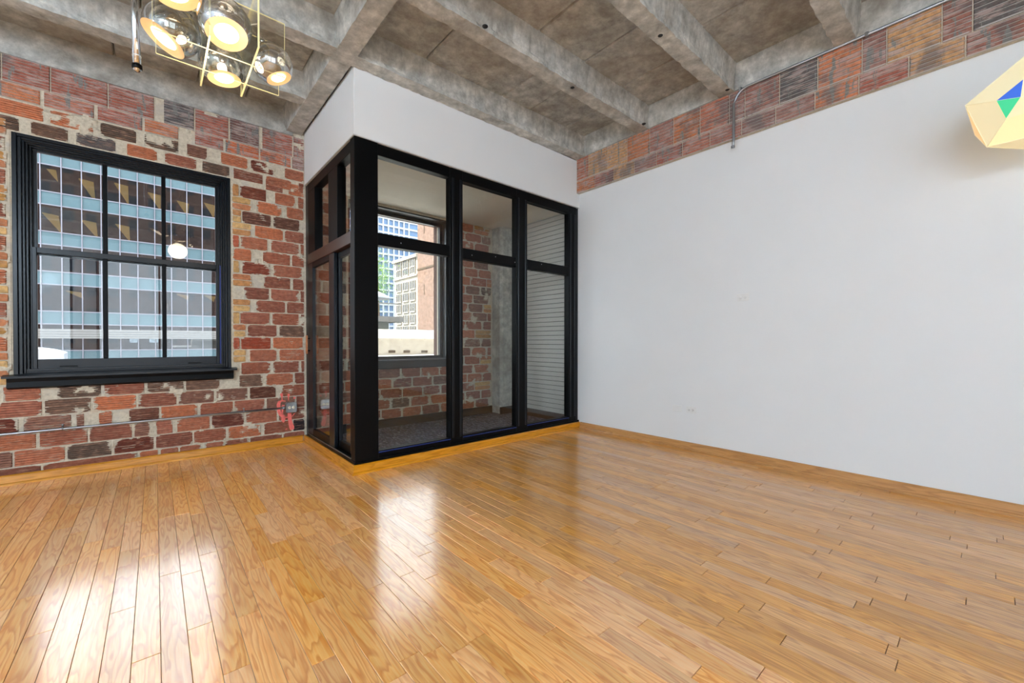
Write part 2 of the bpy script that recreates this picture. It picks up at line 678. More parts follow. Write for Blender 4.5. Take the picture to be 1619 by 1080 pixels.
Z0C, DZC = 0.141, 0.139


def rowz(k):
    return Z0C + DZC * (k - 1), Z0C + DZC * k


def run(row, spans, org, sc, zr=None):
    """spans: (crop x0, crop x1[, colour]) of one course, in a zoomed crop of the photograph"""
    za, zb = zr or rowz(row)
    zm = (za + zb) / 2
    vv = lambda u: proj_v(u, zm)
    for s in spans:
        u0, u1 = org + s[0] / sc, org + s[1] / sc
        xa = wall_x(u0, zm)
        xb = wall_x(u1, zm)
        c = s[2] if len(s) > 2 else random.choice(PAL)
        put_tile(max(xa, -1.45) + 0.002, min(xb, XG - 0.004) - 0.002, za + 0.005, zb - 0.005, c)


def wall_x(u, z):
    """x on the brick face where the column u crosses height z"""
    v = 540.0
    for _ in range(4):
        p = aty(u, v, YW)
        q = proj((p.x, YW, z))
        v = q[1]
    return aty(u, v, YW).x


def proj_v(u, z):
    return 540


BR, DB, OR = (126, 98, 82), (102, 84, 72), (208, 126, 88)
# below the sill: crop origin 0 / scale 6, then origin 200 / scale 5.397
A, B = (0, 6.0), (200, 5.397)
C3, C4 = (340, 5.4), (340, 4.5)
# row index k: z from .141+.139(k-1)
run(0, [(-260, 392), (404, 1310), (1322, 1500)], *A, zr=(0.06, 0.138))
run(0, [(290, 445), (455, 640), (660, 830), (840, 1045), (1055, 1330), (1340, 1520)], *B, zr=(0.06, 0.138))
run(1, [(-300, 120), (130, 620), (635, 1060, DB), (1080, 1462, (118, 60, 46))], *A)
run(1, [(250, 565), (575, 850), (870, 1150, OR), (1175, 1410), (1424, 1525, (52, 44, 46))], *B)
run(2, [(-90, 345), (370, 835), (845, 1255)], *A)
run(2, [(65, 200), (250, 395), (430, 712), (727, 1005, (120, 66, 54)), (1020, 1285), (1300, 1520)], *B)
run(3, [(-250, 180, (118, 58, 44)), (215, 680), (722, 800), (935, 1065)], *A)
run(3, [(20, 280, (128, 82, 66)), (295, 608, OR), (628, 910), (920, 1180), (1195, 1440), (1450, 1522)], *B)
run(4, [(-50, 400), (420, 865, BR), (880, 1295, OR)], *A)
run(4, [(98, 428), (443, 748), (765, 1035), (1052, 1275, (110, 66, 52)), (1322, 1520)], *B)
run(5, [(25, 390), (537, 960, DB), (985, 1372)], *A)
run(5, [(175, 490, BR), (506, 795, BR), (962, 1168, BR), (1188, 1422), (1436, 1520)], *B)
# beside the window, from the sill upward
run(6, [(187, 395), (414, 598), (613, 640)], *C4)
run(7, [(248, 440), (458, 640)], *C4)
run(8, [(185, 397, (178, 84, 58)), (412, 625, OR)], *C4)
run(9, [(232, 440), (458, 640, BR)], *C4)
run(10, [(180, 390), (407, 598), (611, 640)], *C4)
run(11, [(293, 500), (511, 640)], *C4)
run(12, [(205, 385), (398, 598), (607, 640)], *C4)
run(13, [(415, 645), (665, 760)], *C3)
run(14, [(232, 478, (146, 74, 56)), (499, 743)], *C3)
run(15, [(150, 310, OR), (408, 642), (657, 760)], *C3)
run(16, [(217, 448), (478, 718), (729, 760)], *C3)
run(17, [(340, 583, OR), (595, 760)], *C3)
run(18, [(231, 480, (110, 72, 60)), (498, 722, (112, 76, 62))], *C3)
run(19, [(352, 570, OR), (612, 760)], *C3)
run(20, [(212, 438, (140, 76, 58)), (512, 685), (705, 760)], *C3)
run(21, [(432, 580), (628, 760)], *C3)
D1, D2 = (0, 6.746), (200, 5.397)
run(22, [(-150, 205, DB), (325, 725, BR), (805, 1235, (112, 106, 104))], *D1, zr=(2.972, 3.09))
run(22, [(2, 262), (325, 598), (645, 880, DB), (912, 1165), (1192, 1408), (1465, 1515)], *D2, zr=(2.972, 3.09))
run(23, [(-90, 465, OR), (530, 998, OR), (1068, 1455, DB)], *D1, zr=(3.10, 3.228))
run(23, [(150, 445, DB), (515, 688), (805, 1035), (1060, 1255, (130, 70, 56)), (1350, 1515)], *D2, zr=(3.10, 3.228))

# yellow quoin bricks at both window jambs
def quoins(xa, side):
    """side +1: bricks run from xa to the right, -1: to the left"""
    for k in range(6, 22):
        za, zb = rowz(k)
        if za > 2.93 or zb < 0.93:
            continue
        long_ = k in (7, 9, 11, 13, 17, 19)
        if k in (8, 16):
            w = 0.055
            put_tile(xa + side * 0.012, xa + side * (0.012 + w), za + .008, zb - .008, (184, 96, 70), YELLOW)
        elif k in (10, 14, 20):
            w = 0.055
            put_tile(xa + side * 0.012, xa + side * (0.012 + w), za + .008, zb - .008, random.choice(YEL[:4]), YELLOW)
        elif k == 15:
            continue
        elif long_ or k == 18:
            w = 0.075 if k == 18 else random.uniform(0.15, 0.185)
            if k in (9, 7):
                w = 0.11
            h = (zb - za) / 2
            for q in range(2):
                put_tile(xa + side * 0.012, xa + side * (0.012 + w), za + h * q + .005, za + h * (q + 1) - .005,
                         random.choice(YEL), YELLOW)


quoins(WIN1[1] + 0.008, 1)
# left jamb: alternate tile ends and yellow bricks, on to the frame's edge
for k in range(6, 22):
    za, zb = rowz(k)
    if za > 2.95:
        continue
    if k in (6, 7, 13):
        h = (zb - za) / 2
        for q in range(2):
            put_tile(-1.10, WIN1[0] - 0.03, za + h * q + .005, za + h * (q + 1) - .005, random.choice(YEL), YELLOW)
    elif k % 2 == 0:
        put_tile(-1.22, WIN1[0] - 0.032, za + .008, zb - .008, random.choice(PAL))
    else:
        h = (zb - za) / 2
        for q in range(2):
            put_tile(-1.10, WIN1[0] - 0.028, za + h * q + .005, za + h * (q + 1) - .005, random.choice(YEL), YELLOW)

# scored hollow tile course under the ceiling edge beam
def upper_tiles():
    zl0, zl1, zu1 = 3.238, 3.375, 3.61
    lows = [(-520, 425), (470, 1000), (1042, 1515)]
    for s in lows:
        a, b = wall_x(s[0] / D1[1], 3.3), wall_x(s[1] / D1[1], 3.3)
        put_tile(max(a, -1.45), b, zl0, zl1 - 0.008, random.choice(SCOL), SCORED_LO, 0.008, depth=0.02)
    for s in [(155, 440), (585, 825), (845, 1128), (1142, 1400), (1415, 1512)]:
        a, b = wall_x(200 + s[0] / D2[1], 3.3), wall_x(200 + s[1] / D2[1], 3.3)
        put_tile(a, min(b, XG - 0.003), zl0, zl1 - 0.008, (206, 106, 58) if s[0] in (845, 1142) else random.choice(SCOL), SCORED_LO, 0.008, depth=0.02)
    for s in [(-400, 5), (22, 530), (545, 1145), (1160, 1640)]:
        a, b = wall_x(s[0] / D1[1], 3.5), wall_x(s[1] / D1[1], 3.5)
        put_tile(max(a, -1.45), b, zl1, zu1 + tilt(0) * 0.7, random.choice(SCOL), SCORED, 0.008, depth=0.02)
    for s, c in [((320, 575), (92, 90, 90)), ((588, 868), SCOL[1]), ((884, 1128), (118, 84, 78)), ((1160, 1415), SCOL[1]), ((1425, 1512), SCOL[3])]:
        a, b = wall_x(200 + s[0] / D2[1], 3.5), wall_x(200 + s[1] / D2[1], 3.5)
        put_tile(a, min(b, XG - 0.003), zl1, zu1, c, SCORED, 0.008, depth=0.02)


upper_tiles()

# bricks of the same wall inside the glazed corner room
for k in range(1, 22):
    za, zb = rowz(k)
    x = XG + 0.16 + (0.16 if k % 2 else 0.0)
    while x < 4.19:
        w = random.uniform(0.27, 0.31)
        x1 = min(x + w, 4.19)
        for (a, b) in [(x, x1)]:
            hz0, hz1 = WIN2[2] - 0.08, WIN2[3] + 0.03
            if zb > hz0 and za < hz1:
                if a < WIN2[1] + 0.02 and b > WIN2[0] - 0.02:
                    if a < WIN2[0] - 0.08:
                        b = WIN2[0] - 0.03
                    elif b > WIN2[1] + 0.08:
                        a = WIN2[1] + 0.03
                    else:
                        continue
            if b - a > 0.05 and zb < 3.08:
                yel = b > 4.1 and k % 3 == 0
                if yel:
                    put_tile(a, b, za + .008, (za + zb) / 2 - .004, random.choice(YEL), YELLOW)
                    put_tile(a, b, (za + zb) / 2 + .004, zb - .008, random.choice(YEL), YELLOW)
                else:
                    put_tile(a + .002, b - .002, za + .008, zb - .008, random.choice(PAL + DARK[:1]))
        x = x1 + random.uniform(0.012, 0.03)

# ------------------------------------------------------------------ right wall
wall_right = struct(box('wall_right', 'white', None, XR, XR + 0.25, YB - 0.2, YW + TW, -0.3, 4.2),
                    'plain white painted wall running to the glazed corner', 'wall')
# projecting course of scored hollow tile on the beam above it
band = struct(box('wall_right_tile_band', 'mortar', None, 4.425, XR + 0.02, YB, YF + 0.02, 3.252, 3.74),
              'rough band of scored terracotta tile above the white wall', 'wall')
BX = 4.425


def band_tiles():
    zb0 = 3.246
    # joints read off the photograph, lower then upper row
    rnd = random.Random(4)
    for lo in (True, False):
        y = YF - 0.002
        first = True
        while y > -3.4:
            w = rnd.choice((0.30, 0.30, 0.305, 0.15 if not lo else 0.30)) * rnd.uniform(0.97, 1.03)
            if first:
                w = 0.31 if lo else 0.20
                first = False
            y1 = y - w
            z0, z1 = (zb0, 3.405) if lo else (3.413, 3.725)
            rgb = rnd.choice(SCOL + [(196, 118, 72), (170, 90, 64)])
            if not lo and rnd.random() < 0.12:
                rgb = (98, 96, 95)
            put_tile(y1 + 0.004, y - 0.004, z0, z1, rgb, SCORED_LO if lo else SCORED, 0.004, y=BX - 0.008,
                     depth=0.018, parent=band, facing='x')
            y = y1
band_tiles()

# ------------------------------------------------------------------ rest of the shell (out of view)
wall_left = struct(box('wall_left', 'white', None, XL - 0.2, XL, YB - 0.2, YW + TW, -0.3, 4.2), 'plain white side wall of the loft', 'wall')
RW = [(-3.9, -1.5, 0.35, 3.3), (-1.1, 1.3, 0.35, 3.3)]  # invented rear openings, put in to fill the room with sky light
wall_front = wall_with_holes('wall_front', 'y', YB - 0.2, YB, XL, XR, -0.3, 4.2, RW, 'white')
struct(wall_front, 'white wall with added daylight windows behind the viewer', 'wall')

# ------------------------------------------------------------------ header walls above the glazing
hd = MB().box(XG + 0.001, XR, YF + 0.001, YF + 0.13, ZH0, ZH1 + 0.03).build('wall_header_front', 'white')
struct(hd, 'white plaster header above the black glazing', 'wall')
hd2 = MB().box(XG + 0.001, XG + 0.13, YF + 0.13, YW - 0.006, ZH0, ZH1 + 0.02).build('wall_header_side', 'white')
struct(hd2, 'white plaster side of the header beside the tile wall', 'wall')
# metal corner beads under the header
trim1 = MB().box(XG - 0.004, XR - 0.004, YF - 0.004, YF + 0.02, ZH0 - 0.004, ZH0 + 0.006).build('trim_1', 'siding')
struct(trim1, 'thin metal bead along the bottom of the header', 'trim')
trim2 = MB().box(XG - 0.004, XG + 0.02, YF + 0.021, YW - 0.012, ZH0 - 0.004, ZH0 + 0.006).build('trim_2', 'siding')
struct(trim2, 'thin metal bead under the side of the header', 'trim')
inner = struct(box('ceiling_alcove', 'cream', None, XG + 0.13, XR, YF + 0.13, YW - 0.002, 3.062, 3.10),
               'cream plaster ceiling inside the glazed corner room', 'ceiling')

# ------------------------------------------------------------------ ceiling: slab, ribs, beams
ceiling = struct(box('ceiling', 'slab', None, XL - 0.2, XR + 0.2, YB - 0.2, YW + TW, ZSLAB + 0.07, ZSLAB + 0.3),
                 'raw board-marked concrete ceiling with ribs', 'ceiling')
RIBS = [3.6575 - 0.9525 * i for i in range(8)]
RIBS_L = [4.61] + RIBS


def rough_rib(name, p0, p1, wb, wt, z0, z1, seed, amp=0.009):
    """tapered concrete rib from p0 to p1 (xy), ragged lower arrises with a small lip"""
    rnd = random.Random(seed)
    p0, p1 = Vector(p0), Vector(p1)
    d = (p1 - p0)
    L = d.length
    d.normalize()
    s = Vector((-d.y, d.x))
    n = max(2, int(L / 0.035))
    prof = [(-wt / 2, z1), (-wb / 2 - 0.006, z0 + 0.045), (-wb / 2 - 0.002, z0 + 0.03), (-wb / 2 + 0.002, z0), (-wb / 6, z0 - 0.002),
            (wb / 6, z0 - 0.002), (wb / 2 - 0.002, z0), (wb / 2 + 0.002, z0 + 0.03), (wb / 2 + 0.006, z0 + 0.045), (wt / 2, z1)]
    vs, fs = [], []
    k = len(prof)
    for i in range(n + 1):
        q = p0 + d * (L * i / n)
        for j, (a, z) in enumerate(prof):
            ja = jz = 0
            if 1 <= j <= k - 2:
                f = mnoise.noise(Vector((i * 0.35 + seed * 7, j * 5.3, seed))) * amp * 1.3
                g = rnd.uniform(-1, 1) * amp * 0.35
                ja = f + g
                jz = (mnoise.noise(Vector((i * 0.5, j * 3.1 + seed, 2.0))) * amp * 0.9) if j in (2, 3, 6, 7) else 0
            pt = q + s * (a + ja)
            vs.append((pt.x, pt.y, z + jz + tilt(pt.x)))
    for i in range(n):
        for j in range(k - 1):
            fs.append((i * k + j, (i + 1) * k + j, (i + 1) * k + j + 1, i * k + j + 1))
    fs.append(tuple(range(k)))
    fs.append(tuple(n * k + j for j in range(k))[::-1])
    return MB().add(vs, fs).build(name, 'conc', ceiling)


for i, y in enumerate(RIBS):
    rough_rib('rib', (1.30, y), (4.46, y), 0.152, 0.25, 3.662, ZSLAB + 0.06, 11 + i)
for i, y in enumerate(RIBS_L):
    rough_rib('rib', (XL, y), (1.20, y), 0.152, 0.25, 3.662, ZSLAB + 0.06, 31 + i)
gb = rough_rib('beam', (1.25, YB), (1.25, YW + 0.03), 0.170, 0.25, 3.658, ZSLAB + 0.06, 77, 0.004)

# old form-tie holes in the rib soffits
for (u, v, y0) in ((767, 47, 2.70), (905, 145, 2.71), (1044, 64, 1.76), (1007, 3, 1.72), (1018, 204, 2.66), (1150, 151, 1.7)):
    r_ = ray(u, v)
    t_ = 2.447 / r_.z
    p = r_ * t_
    zz = 3.6595 + tilt(p.x)
    MB().lathe([(0.0, -0.004), (0.016, -0.004), (0.024, 0.004)], (p.x, p.y, zz), (0.02, 0.01, 1), 9).build('tie_hole', 'slot', ceiling)

# edge beams along the right wall and the tile wall
def edge_beam(seg, name):
    vs, fs = [], []
    n = len(seg)
    return MB().add(seg, [(0, 1, 3, 2), (0, 2, 4), (1, 5, 3)][:1]).build(name, 'conc', ceiling)


eb = MB()
x1, zt = BX + 0.005, 3.66
for (ya, yb) in [(YB, YF + 0.1)]:
    vs = [(4.405, ya, 3.715), (4.405, yb, 3.715), (4.33, yb, ZSLAB + 0.1), (4.33, ya, ZSLAB + 0.1),
          (XR, ya, 3.715), (XR, yb, 3.715), (XR, yb, ZSLAB + 0.1), (XR, ya, ZSLAB + 0.1)]
    eb.add(vs, [(0, 1, 2, 3), (4, 5, 6, 7), (0, 1, 5, 4), (2, 3, 7, 6), (0, 3, 7, 4), (1, 2, 6, 5)])
eb.build('edge_beam', 'conc', ceiling)
eb = MB()
n = 60
vs, fs = [], []
for i in range(n + 1):
    x = XL + (1.24 - XL) * i / n
    j = mnoise.noise(Vector((i * 0.7, 0, 4))) * 0.006
    vs += [(x, YW + 0.05, 3.615 + 0.012 * (x - 1.2)), (x, YW - 0.012 + j, 3.617 + 0.012 * (x - 1.2) + j), (x, YW - 0.004, 3.66 + tilt(x)), (x, YW + 0.012, ZSLAB + 0.09)]
for i in range(n):
    for j in range(3):
        fs.append((i * 4 + j, i * 4 + 4 + j, i * 4 + 5 + j, i * 4 + 1 + j))
eb.add(vs, fs)
eb.build('edge_beam', 'conc', ceiling)

# form-board panels of the slab between the ribs
def slab_panels():
    rnd = random.Random(9)
    for side, ribs in ((1, [5.5] + RIBS), (-1, [5.5] + RIBS_L)):
        for i in range(len(ribs) - 1):
            ya, yb = ribs[i + 1] + 0.1, ribs[i] - 0.1
            x, xe = (1.36, 4.36) if side > 0 else (XL, 1.14)
            if ya > 3.7 and side > 0:
                continue
            while x < xe - 0.05:
                w = rnd.choice((0.42, 0.78, 0.95, 0.62))
                x1 = min(x + w, xe)
                dz = rnd.uniform(-0.004, 0.004)
                m = MB()
                zf = lambda q: ZSLAB + tilt(q) + dz
                y0, y1 = ya - 0.03, yb + 0.03
                a, b = x + 0.004, x1 - 0.004
                ch = 0.008
                vs = [(a + ch, y0, zf(a)), (b - ch, y0, zf(b)), (b - ch, y1, zf(b)), (a + ch, y1, zf(a)),
                      (a, y0, zf(a) + 0.012), (b, y0, zf(b) + 0.012), (b, y1, zf(b) + 0.012), (a, y1, zf(a) + 0.012),
                      (a, y0, ZSLAB + 0.12), (b, y0, ZSLAB + 0.12), (b, y1, ZSLAB + 0.12), (a, y1, ZSLAB + 0.12)]
                fs = [(0, 1, 2, 3), (0, 4, 5, 1), (1, 5, 6, 2), (2, 6, 7, 3), (3, 7, 4, 0),
                      (4, 8, 9, 5), (5, 9, 10, 6), (6, 10, 11, 7), (7, 11, 8, 4)]
                m.add(vs, fs).build('slab_panel', 'slab', ceiling)
                x = x1


slab_panels()

# ------------------------------------------------------------------ floor
floor = struct(box('floor', 'subfloor', None, XL, XR + 0.1, YB, YW + 0.02, -0.14, -0.012), 'golden oak strip floor with glossy varnish', 'floor')
PW, PX0 = 0.0842, 0.011
KNOWN = [(2.37, .389), (1.93, .531), (1.85, .742), (2.2, .25), (2.887, .58), (2.718, .36), (3.42, .088), (2.62, .558), (2.107, .661),
         (.82, 1.405), (.987, 1.349), (1.32, 2.259), (1.674, 1.328), (1.409, 1.768), (.654, 1.373), (1.1, .97),
         (-.117, 2.525), (-.03, 2.083), (.138, 2.17), (.053, 2.762), (-.033, 3.07), (.392, 2.53), (.307, 2.895), (-.46, 4.408),
         (-.457, 3.89), (-.37, 2.547), (-.286, 3.502), (.136, 3.667), (-.046, 4.81)]


def planks():
    rnd = random.Random(12)
    know = {}
    for (x, y) in KNOWN:
        know.setdefault(math.floor((x - PX0) / PW), []).append(y)
    allp = []
    k0, k1 = math.floor((XL - PX0) / PW), math.floor((XR - PX0) / PW)
    for k in range(k0, k1 + 1):
        xa, xb = PX0 + k * PW, PX0 + (k + 1) * PW
        xa, xb = max(xa, XL), min(xb, XR)
        if xb - xa < 0.01:
            continue
        yend = YF if xa > XG - 0.03 else YW
        js = sorted(know.get(k, []))
        ys = [YB]
        y = YB + rnd.uniform(0.2, 1.0)
        while y < yend - 0.15:
            if all(abs(y - q) > 0.32 for q in js):
                ys.append(y)
            y += rnd.choice((0.55, 0.75, 0.95, 1.15, 1.35)) * rnd.uniform(0.9, 1.1)
        ys = sorted(set(ys + js)) + [yend]
        for a, b in zip(ys[:-1], ys[1:]):
            if b - a > 0.02:
                allp.append((xa, xb, a, b))
    def area(p):
        xs = []
        n = 0
        for i in range(12):
            for q in ((p[0], 0), (p[1], 0)):
                pt = proj((q[0], p[2] + (p[3] - p[2]) * i / 11, 0))
                if pt and -5 < pt[0] < 1625 and -5 < pt[1] < 1085:
                    n += 1
        c = proj(((p[0] + p[1]) / 2, (p[2] + p[3]) / 2, 0))
        if not n:
            return 0
        dd = (p[0] + p[1]) / 2 * math.sin(TH) + (p[2] + p[3]) / 2 * math.cos(TH)
        return n / max(0.3, dd) ** 3 * (p[3] - p[2])
    allp.sort(key=area, reverse=True)
    rest = MB()
    for i, (xa, xb, a, b) in enumerate(allp):
        mid = (xa + xb) / 2
        gx = 0.00075 if mid < 1.0 else 0.0004
        gy = 0.0012
        dz = rnd.uniform(-0.0004, 0.0)
        m = MB() if i < 300 else rest
        ch = 0.0012
        x0, x1, y0, y1 = xa + gx, xb - gx, a + gy, b - gy
        vs = [(x0, y0, -0.02), (x1, y0, -0.02), (x1, y1, -0.02), (x0, y1, -0.02),
              (x0, y0, dz - ch), (x1, y0, dz - ch), (x1, y1, dz - ch), (x0, y1, dz - ch),
              (x0 + ch, y0 + ch, dz), (x1 - ch, y0 + ch, dz), (x1 - ch, y1 - ch, dz), (x0 + ch, y1 - ch, dz)]
        fs = [(0, 1, 5, 4), (1, 2, 6, 5), (2, 3, 7, 6), (3, 0, 4, 7), (4, 5, 9, 8), (5, 6, 10, 9), (6, 7, 11, 10), (7, 4, 8, 11), (8, 9, 10, 11)]
        m.add(vs, fs)
        if i < 300:
            m.build('plank', 'oak' if mid < 1.71 else 'oak_fine', floor)
    o = rest.build('plank_field', 'oak', floor)
    tag(o, 'remaining oak floor strips', kind='stuff')


planks()

# carpet inside the glazed room
carpet = struct(box('floor_alcove', 'carpet', None, XG + 0.1, XR, YF + 0.1, YW, -0.01, 0.035), 'slate grey woven carpet behind the glass', 'carpet')

# ------------------------------------------------------------------ baseboards (oak board + quarter round shoe)
def baseboard(name, p0, p1, out, mat, label, h=0.086, th=0.018):
    p0, p1, out = Vector(p0), Vector(p1), Vector(out)
    prof = [(0, 0), (th + 0.016, 0), (th + 0.016, 0.008), (th + 0.011, 0.017), (th, 0.021), (th, h - 0.012), (th - 0.006, h - 0.004), (th - 0.010, h), (0, h)]
    vs, fs = [], []
    k = len(prof)
    d = (p1 - p0).normalized()
    for p, e in ((p0, 0), (p1, 1)):
        for (a, z) in prof:
            vs.append((p.x + out.x * a, p.y + out.y * a, z))
    for j in range(k):
        fs.append((j, (j + 1) % k, k + (j + 1) % k, k + j))
    fs += [tuple(range(k)), tuple(range(k, 2 * k))[::-1]]
    o = MB().add(vs, fs).build(name, mat)
    return struct(o, label, 'baseboard')


baseboard('baseboard_back', (XL, YW - 0.004), (XG - 0.03, YW - 0.004), (0, -1), 'trim_x', 'oak baseboard along the clay tile wall')
baseboard('baseboard_right', (XR, YB), (XR, YF - 0.03), (-1, 0), 'trim_y', 'long oak baseboard along the white wall')
baseboard('baseboard_left', (XL, YB), (XL, YW - 0.03), (1, 0), 'trim_y', 'oak baseboard along the left wall')


def box_base(name, front):
    """mitred baseboard round the outer corner of the glazing plinth"""
    prof = [(0, 0), (0.034, 0), (0.034, 0.008), (0.029, 0.017), (0.018, 0.021), (0.018, 0.074), (0.010, 0.085), (0, 0.085)]
    k = len(prof)
    vs = []
    if front:
        for (x, sgn) in ((None, 0), (XR - 0.002, 1)):
            for (a, z) in prof:
                xx = XG - a if x is None else x
                vs.append((xx, YF - a, z))
    else:
        for (y, sgn) in ((None, 0), (YW - 0.005, 1)):
            for (a, z) in prof:
                yy = YF - a if y is None else y
                vs.append((XG - a, yy, z))
    fs = [(j, (j + 1) % k, k + (j + 1) % k, k + j) for j in range(k)] + [tuple(range(k)), tuple(range(k, 2 * k))[::-1]]
    o = MB().add(vs, fs).build(name, 'trim_x' if front else 'trim_y')
    return struct(o, 'short oak baseboard under the black glazing, ' + ('room side' if front else 'side facing the tile wall'), 'baseboard')


box_base('baseboard_front', True)
box_base('baseboard_side', False)
# plinth under the frames
struct(MB().box(XG + 0.002, XR, YF + 0.002, YF + 0.11, 0, 0.084).box(XG + 0.002, XG + 0.11, YF + 0.11, YW - 0.006, 0, 0.084).build('trim_3', 'black'),
       'black plinth under the glazing', 'trim')
# dark baseboards inside the glazed room
struct(box('baseboard_alcove_back', 'black', None, XG + 0.12, 4.19, YW - 0.03, YW - 0.006, 0.036, 0.15), 'black baseboard under the tiles inside the glazed room', 'baseboard')
struct(box('baseboard_alcove_right', 'brown', None, XR - 0.022, XR, YF + 0.14, 5.12, 0.036, 0.15), 'dark brown baseboard under the white siding', 'baseboard')
struct(box('baseboard_alcove_column', 'black', None, 4.18, XR - 0.023, 5.10, 5.122, 0.036, 0.15), 'black baseboard round the concrete corner post', 'baseboard')

# ================================================================== WINDOWS
def rect_frame(m, x0, x1, z0, z1, w, ya, yb, wt=None, wb=None, bev=0.003):
    wt = wt or w
    wb = wb or w
    m.box(x0, x0 + w, ya, yb, z0, z1, bev)
    m.box(x1 - w, x1, ya, yb, z0, z1, bev)
    m.box(x0 + w, x1 - w, ya, yb, z1 - wt, z1, bev)
    m.box(x0 + w, x1 - w, ya, yb, z0, z0 + wb, bev)


def sash_window(name, hole, label, with_tape=True):
    x0, x1, z0, z1 = hole
    win = struct(empty(name, ((x0 + x1) / 2, YW, z0)), label, 'window')
    # stepped casing and jambs
    m = MB()
    rect_frame(m, x0, x1, z0, z1, 0.028, YW + 0.002, YW + 0.06)
    m.build('casing', 'navy', win)
    m = MB()
    rect_frame(m, x0 + 0.028, x1 - 0.028, z0 + 0.01, z1 - 0.022, 0.022, YW + 0.02, YW + 0.14)
    m.build('jamb', 'navy', win)
    m = MB()
    for (a, y) in ((0.050, 0.040), (0.066, 0.062), (0.082, 0.092)):
        rect_frame(m, x0 + a, x1 - a, z0 + 0.03, z1 - a * 0.72, 0.016, YW + y, YW + 0.16)
    m.build('stop', 'navy', win)
    zm = z0 + (z1 - z0) * 0.525
    gx0, gx1 = x0 + 0.105, x1 - 0.105

    def sash(za, zb, y, nm, wt, wb):
        s = MB()
        rect_frame(s, gx0 - 0.01, gx1 + 0.01, za, zb, 0.028, y - 0.018, y + 0.018, wt, wb)
        so = s.build(nm, 'navy', win)
        ww = (gx1 - gx0 - 0.04)
        for q in (1, 2):
            c = gx0 + 0.02 + ww * q / 3
            b = MB().box(c - 0.017, c + 0.017, y - 0.016, y + 0.016, za + wb - 0.002, zb - wt + 0.002, 0.005).build('muntin', 'black', so)
        for q in range(3):
            a = gx0 + 0.02 + ww * q / 3
            b_ = gx0 + 0.02 + ww * (q + 1) / 3
            MB().box(a + 0.012, b_ - 0.012, y - 0.002, y + 0.002, za + wb - 0.004, zb - wt + 0.004).build('pane', 'pane', so)
        return so
    us = sash(zm - 0.02, z1 - 0.058, YW + 0.145, 'upper_sash', 0.03, 0.045)
    ls = sash(z0 + 0.06, zm + 0.045, YW + 0.105, 'lower_sash', 0.05, 0.085)
    # lift rails and latch
    box('sash_lift', 'black', ls, gx0 + 0.15, gx0 + 0.26, YW + 0.072, YW + 0.088, z0 + 0.075, z0 + 0.085)
    box('sash_lift', 'black', ls, gx1 - 0.26, gx1 - 0.15, YW + 0.072, YW + 0.088, z0 + 0.075, z0 + 0.085)
    if with_tape:
        t = box('sash_liner', 'tape', win, gx1 + 0.012, gx1 + 0.045, YW + 0.068, YW + 0.078, z0 + 0.06, zm + 0.04)
        tag(t, 'bright blue strip on the right sash track')
    # sill with apron, its ends running past the opening
    zs = z0 + 0.012
    so = MB()
    so.prism([(x0 - 0.055, YW - 0.075, zs - 0.018), (x0 - 0.055, YW - 0.075, zs), (x0 - 0.055, YW - 0.004, zs + 0.012), (x0 - 0.055, YW - 0.004, zs - 0.018)], (x1 - x0 + 0.10, 0, 0))
    so.box(x0 + 0.001, x1 - 0.001, YW - 0.004, YW + 0.2, z0 - 0.012, z0 + 0.018)
    so.box(x0 + 0.03, x1 - 0.03, YW + 0.05, YW + 0.2, z0, z0 + 0.064)
    sill = so.build('sill', 'navy', win)
    ap = MB().prism([(x0 - 0.03, YW - 0.058, zs - 0.018), (x0 - 0.03, YW - 0.050, zs - 0.050), (x0 - 0.03, YW - 0.058, zs - 0.095), (x0 - 0.03, YW - 0.02, zs - 0.112), (x0 - 0.03, YW - 0.004, zs - 0.112), (x0 - 0.03, YW - 0.004, zs - 0.018)], (x1 - x0 + 0.045, 0, 0))
    ap.build('apron', 'black', sill)
    return win


sash_window('window_1', WIN1, 'black double hung sash window with six panes in the tile wall')
sash_window('window_3', WIN3, 'added black double hung sash window, unseen beyond the left edge', False)


def fixed_window(name, hole, label):
    x0, x1, z0, z1 = hole
    win = struct(empty(name, ((x0 + x1) / 2, YW, z0)), label, 'window')
    m = MB()
    rect_frame(m, x0, x1, z0, z1, 0.02, YW + 0.002, YW + 0.26)
    m.build('jamb', 'navy', win)
    m = MB()
    rect_frame(m, x0 + 0.02, x1 - 0.02, z0 + 0.02, z1 - 0.02, 0.045, YW + 0.16, YW + 0.22)
    m.build('frame', 'navy', win)
    MB().box(x0 + 0.063, x1 - 0.063, YW + 0.188, YW + 0.192, z0 + 0.063, z1 - 0.063).build('pane', 'pane', win)
    s = MB().box(x0 - 0.02, x1 + 0.01, YW - 0.05, YW - 0.002, z0 - 0.10, z0 + 0.012, 0.006)
    s.build('sill', 'navy', win)
    return win


fixed_window('window_2', WIN2, 'dark framed window inside the glazed corner room')

for i, (x0, x1, z0, z1) in enumerate(RW):  # frames and panes of the added daylight openings
    win = struct(empty('window_%d' % (4 + i), ((x0 + x1) / 2, YB, z0)), 'tall added daylight window behind the viewer, number %s from the left' % ('one', 'two', 'three')[i], 'window')
    m = MB()
    rect_frame(m, x0, x1, z0, z1, 0.05, YB - 0.14, YB - 0.06)
    m.build('frame', 'black', win)
    MB().box((x0 + x1) / 2 - 0.02, (x0 + x1) / 2 + 0.02, YB - 0.13, YB - 0.07, z0 + 0.05, z1 - 0.05).build('mullion', 'black', win)
    for a, b in ((x0 + 0.045, (x0 + x1) / 2 - 0.018), ((x0 + x1) / 2 + 0.018, x1 - 0.045)):
        MB().box(a, b, YB - 0.102, YB - 0.098, z0 + 0.045, z1 - 0.045).build('pane', 'pane', win)

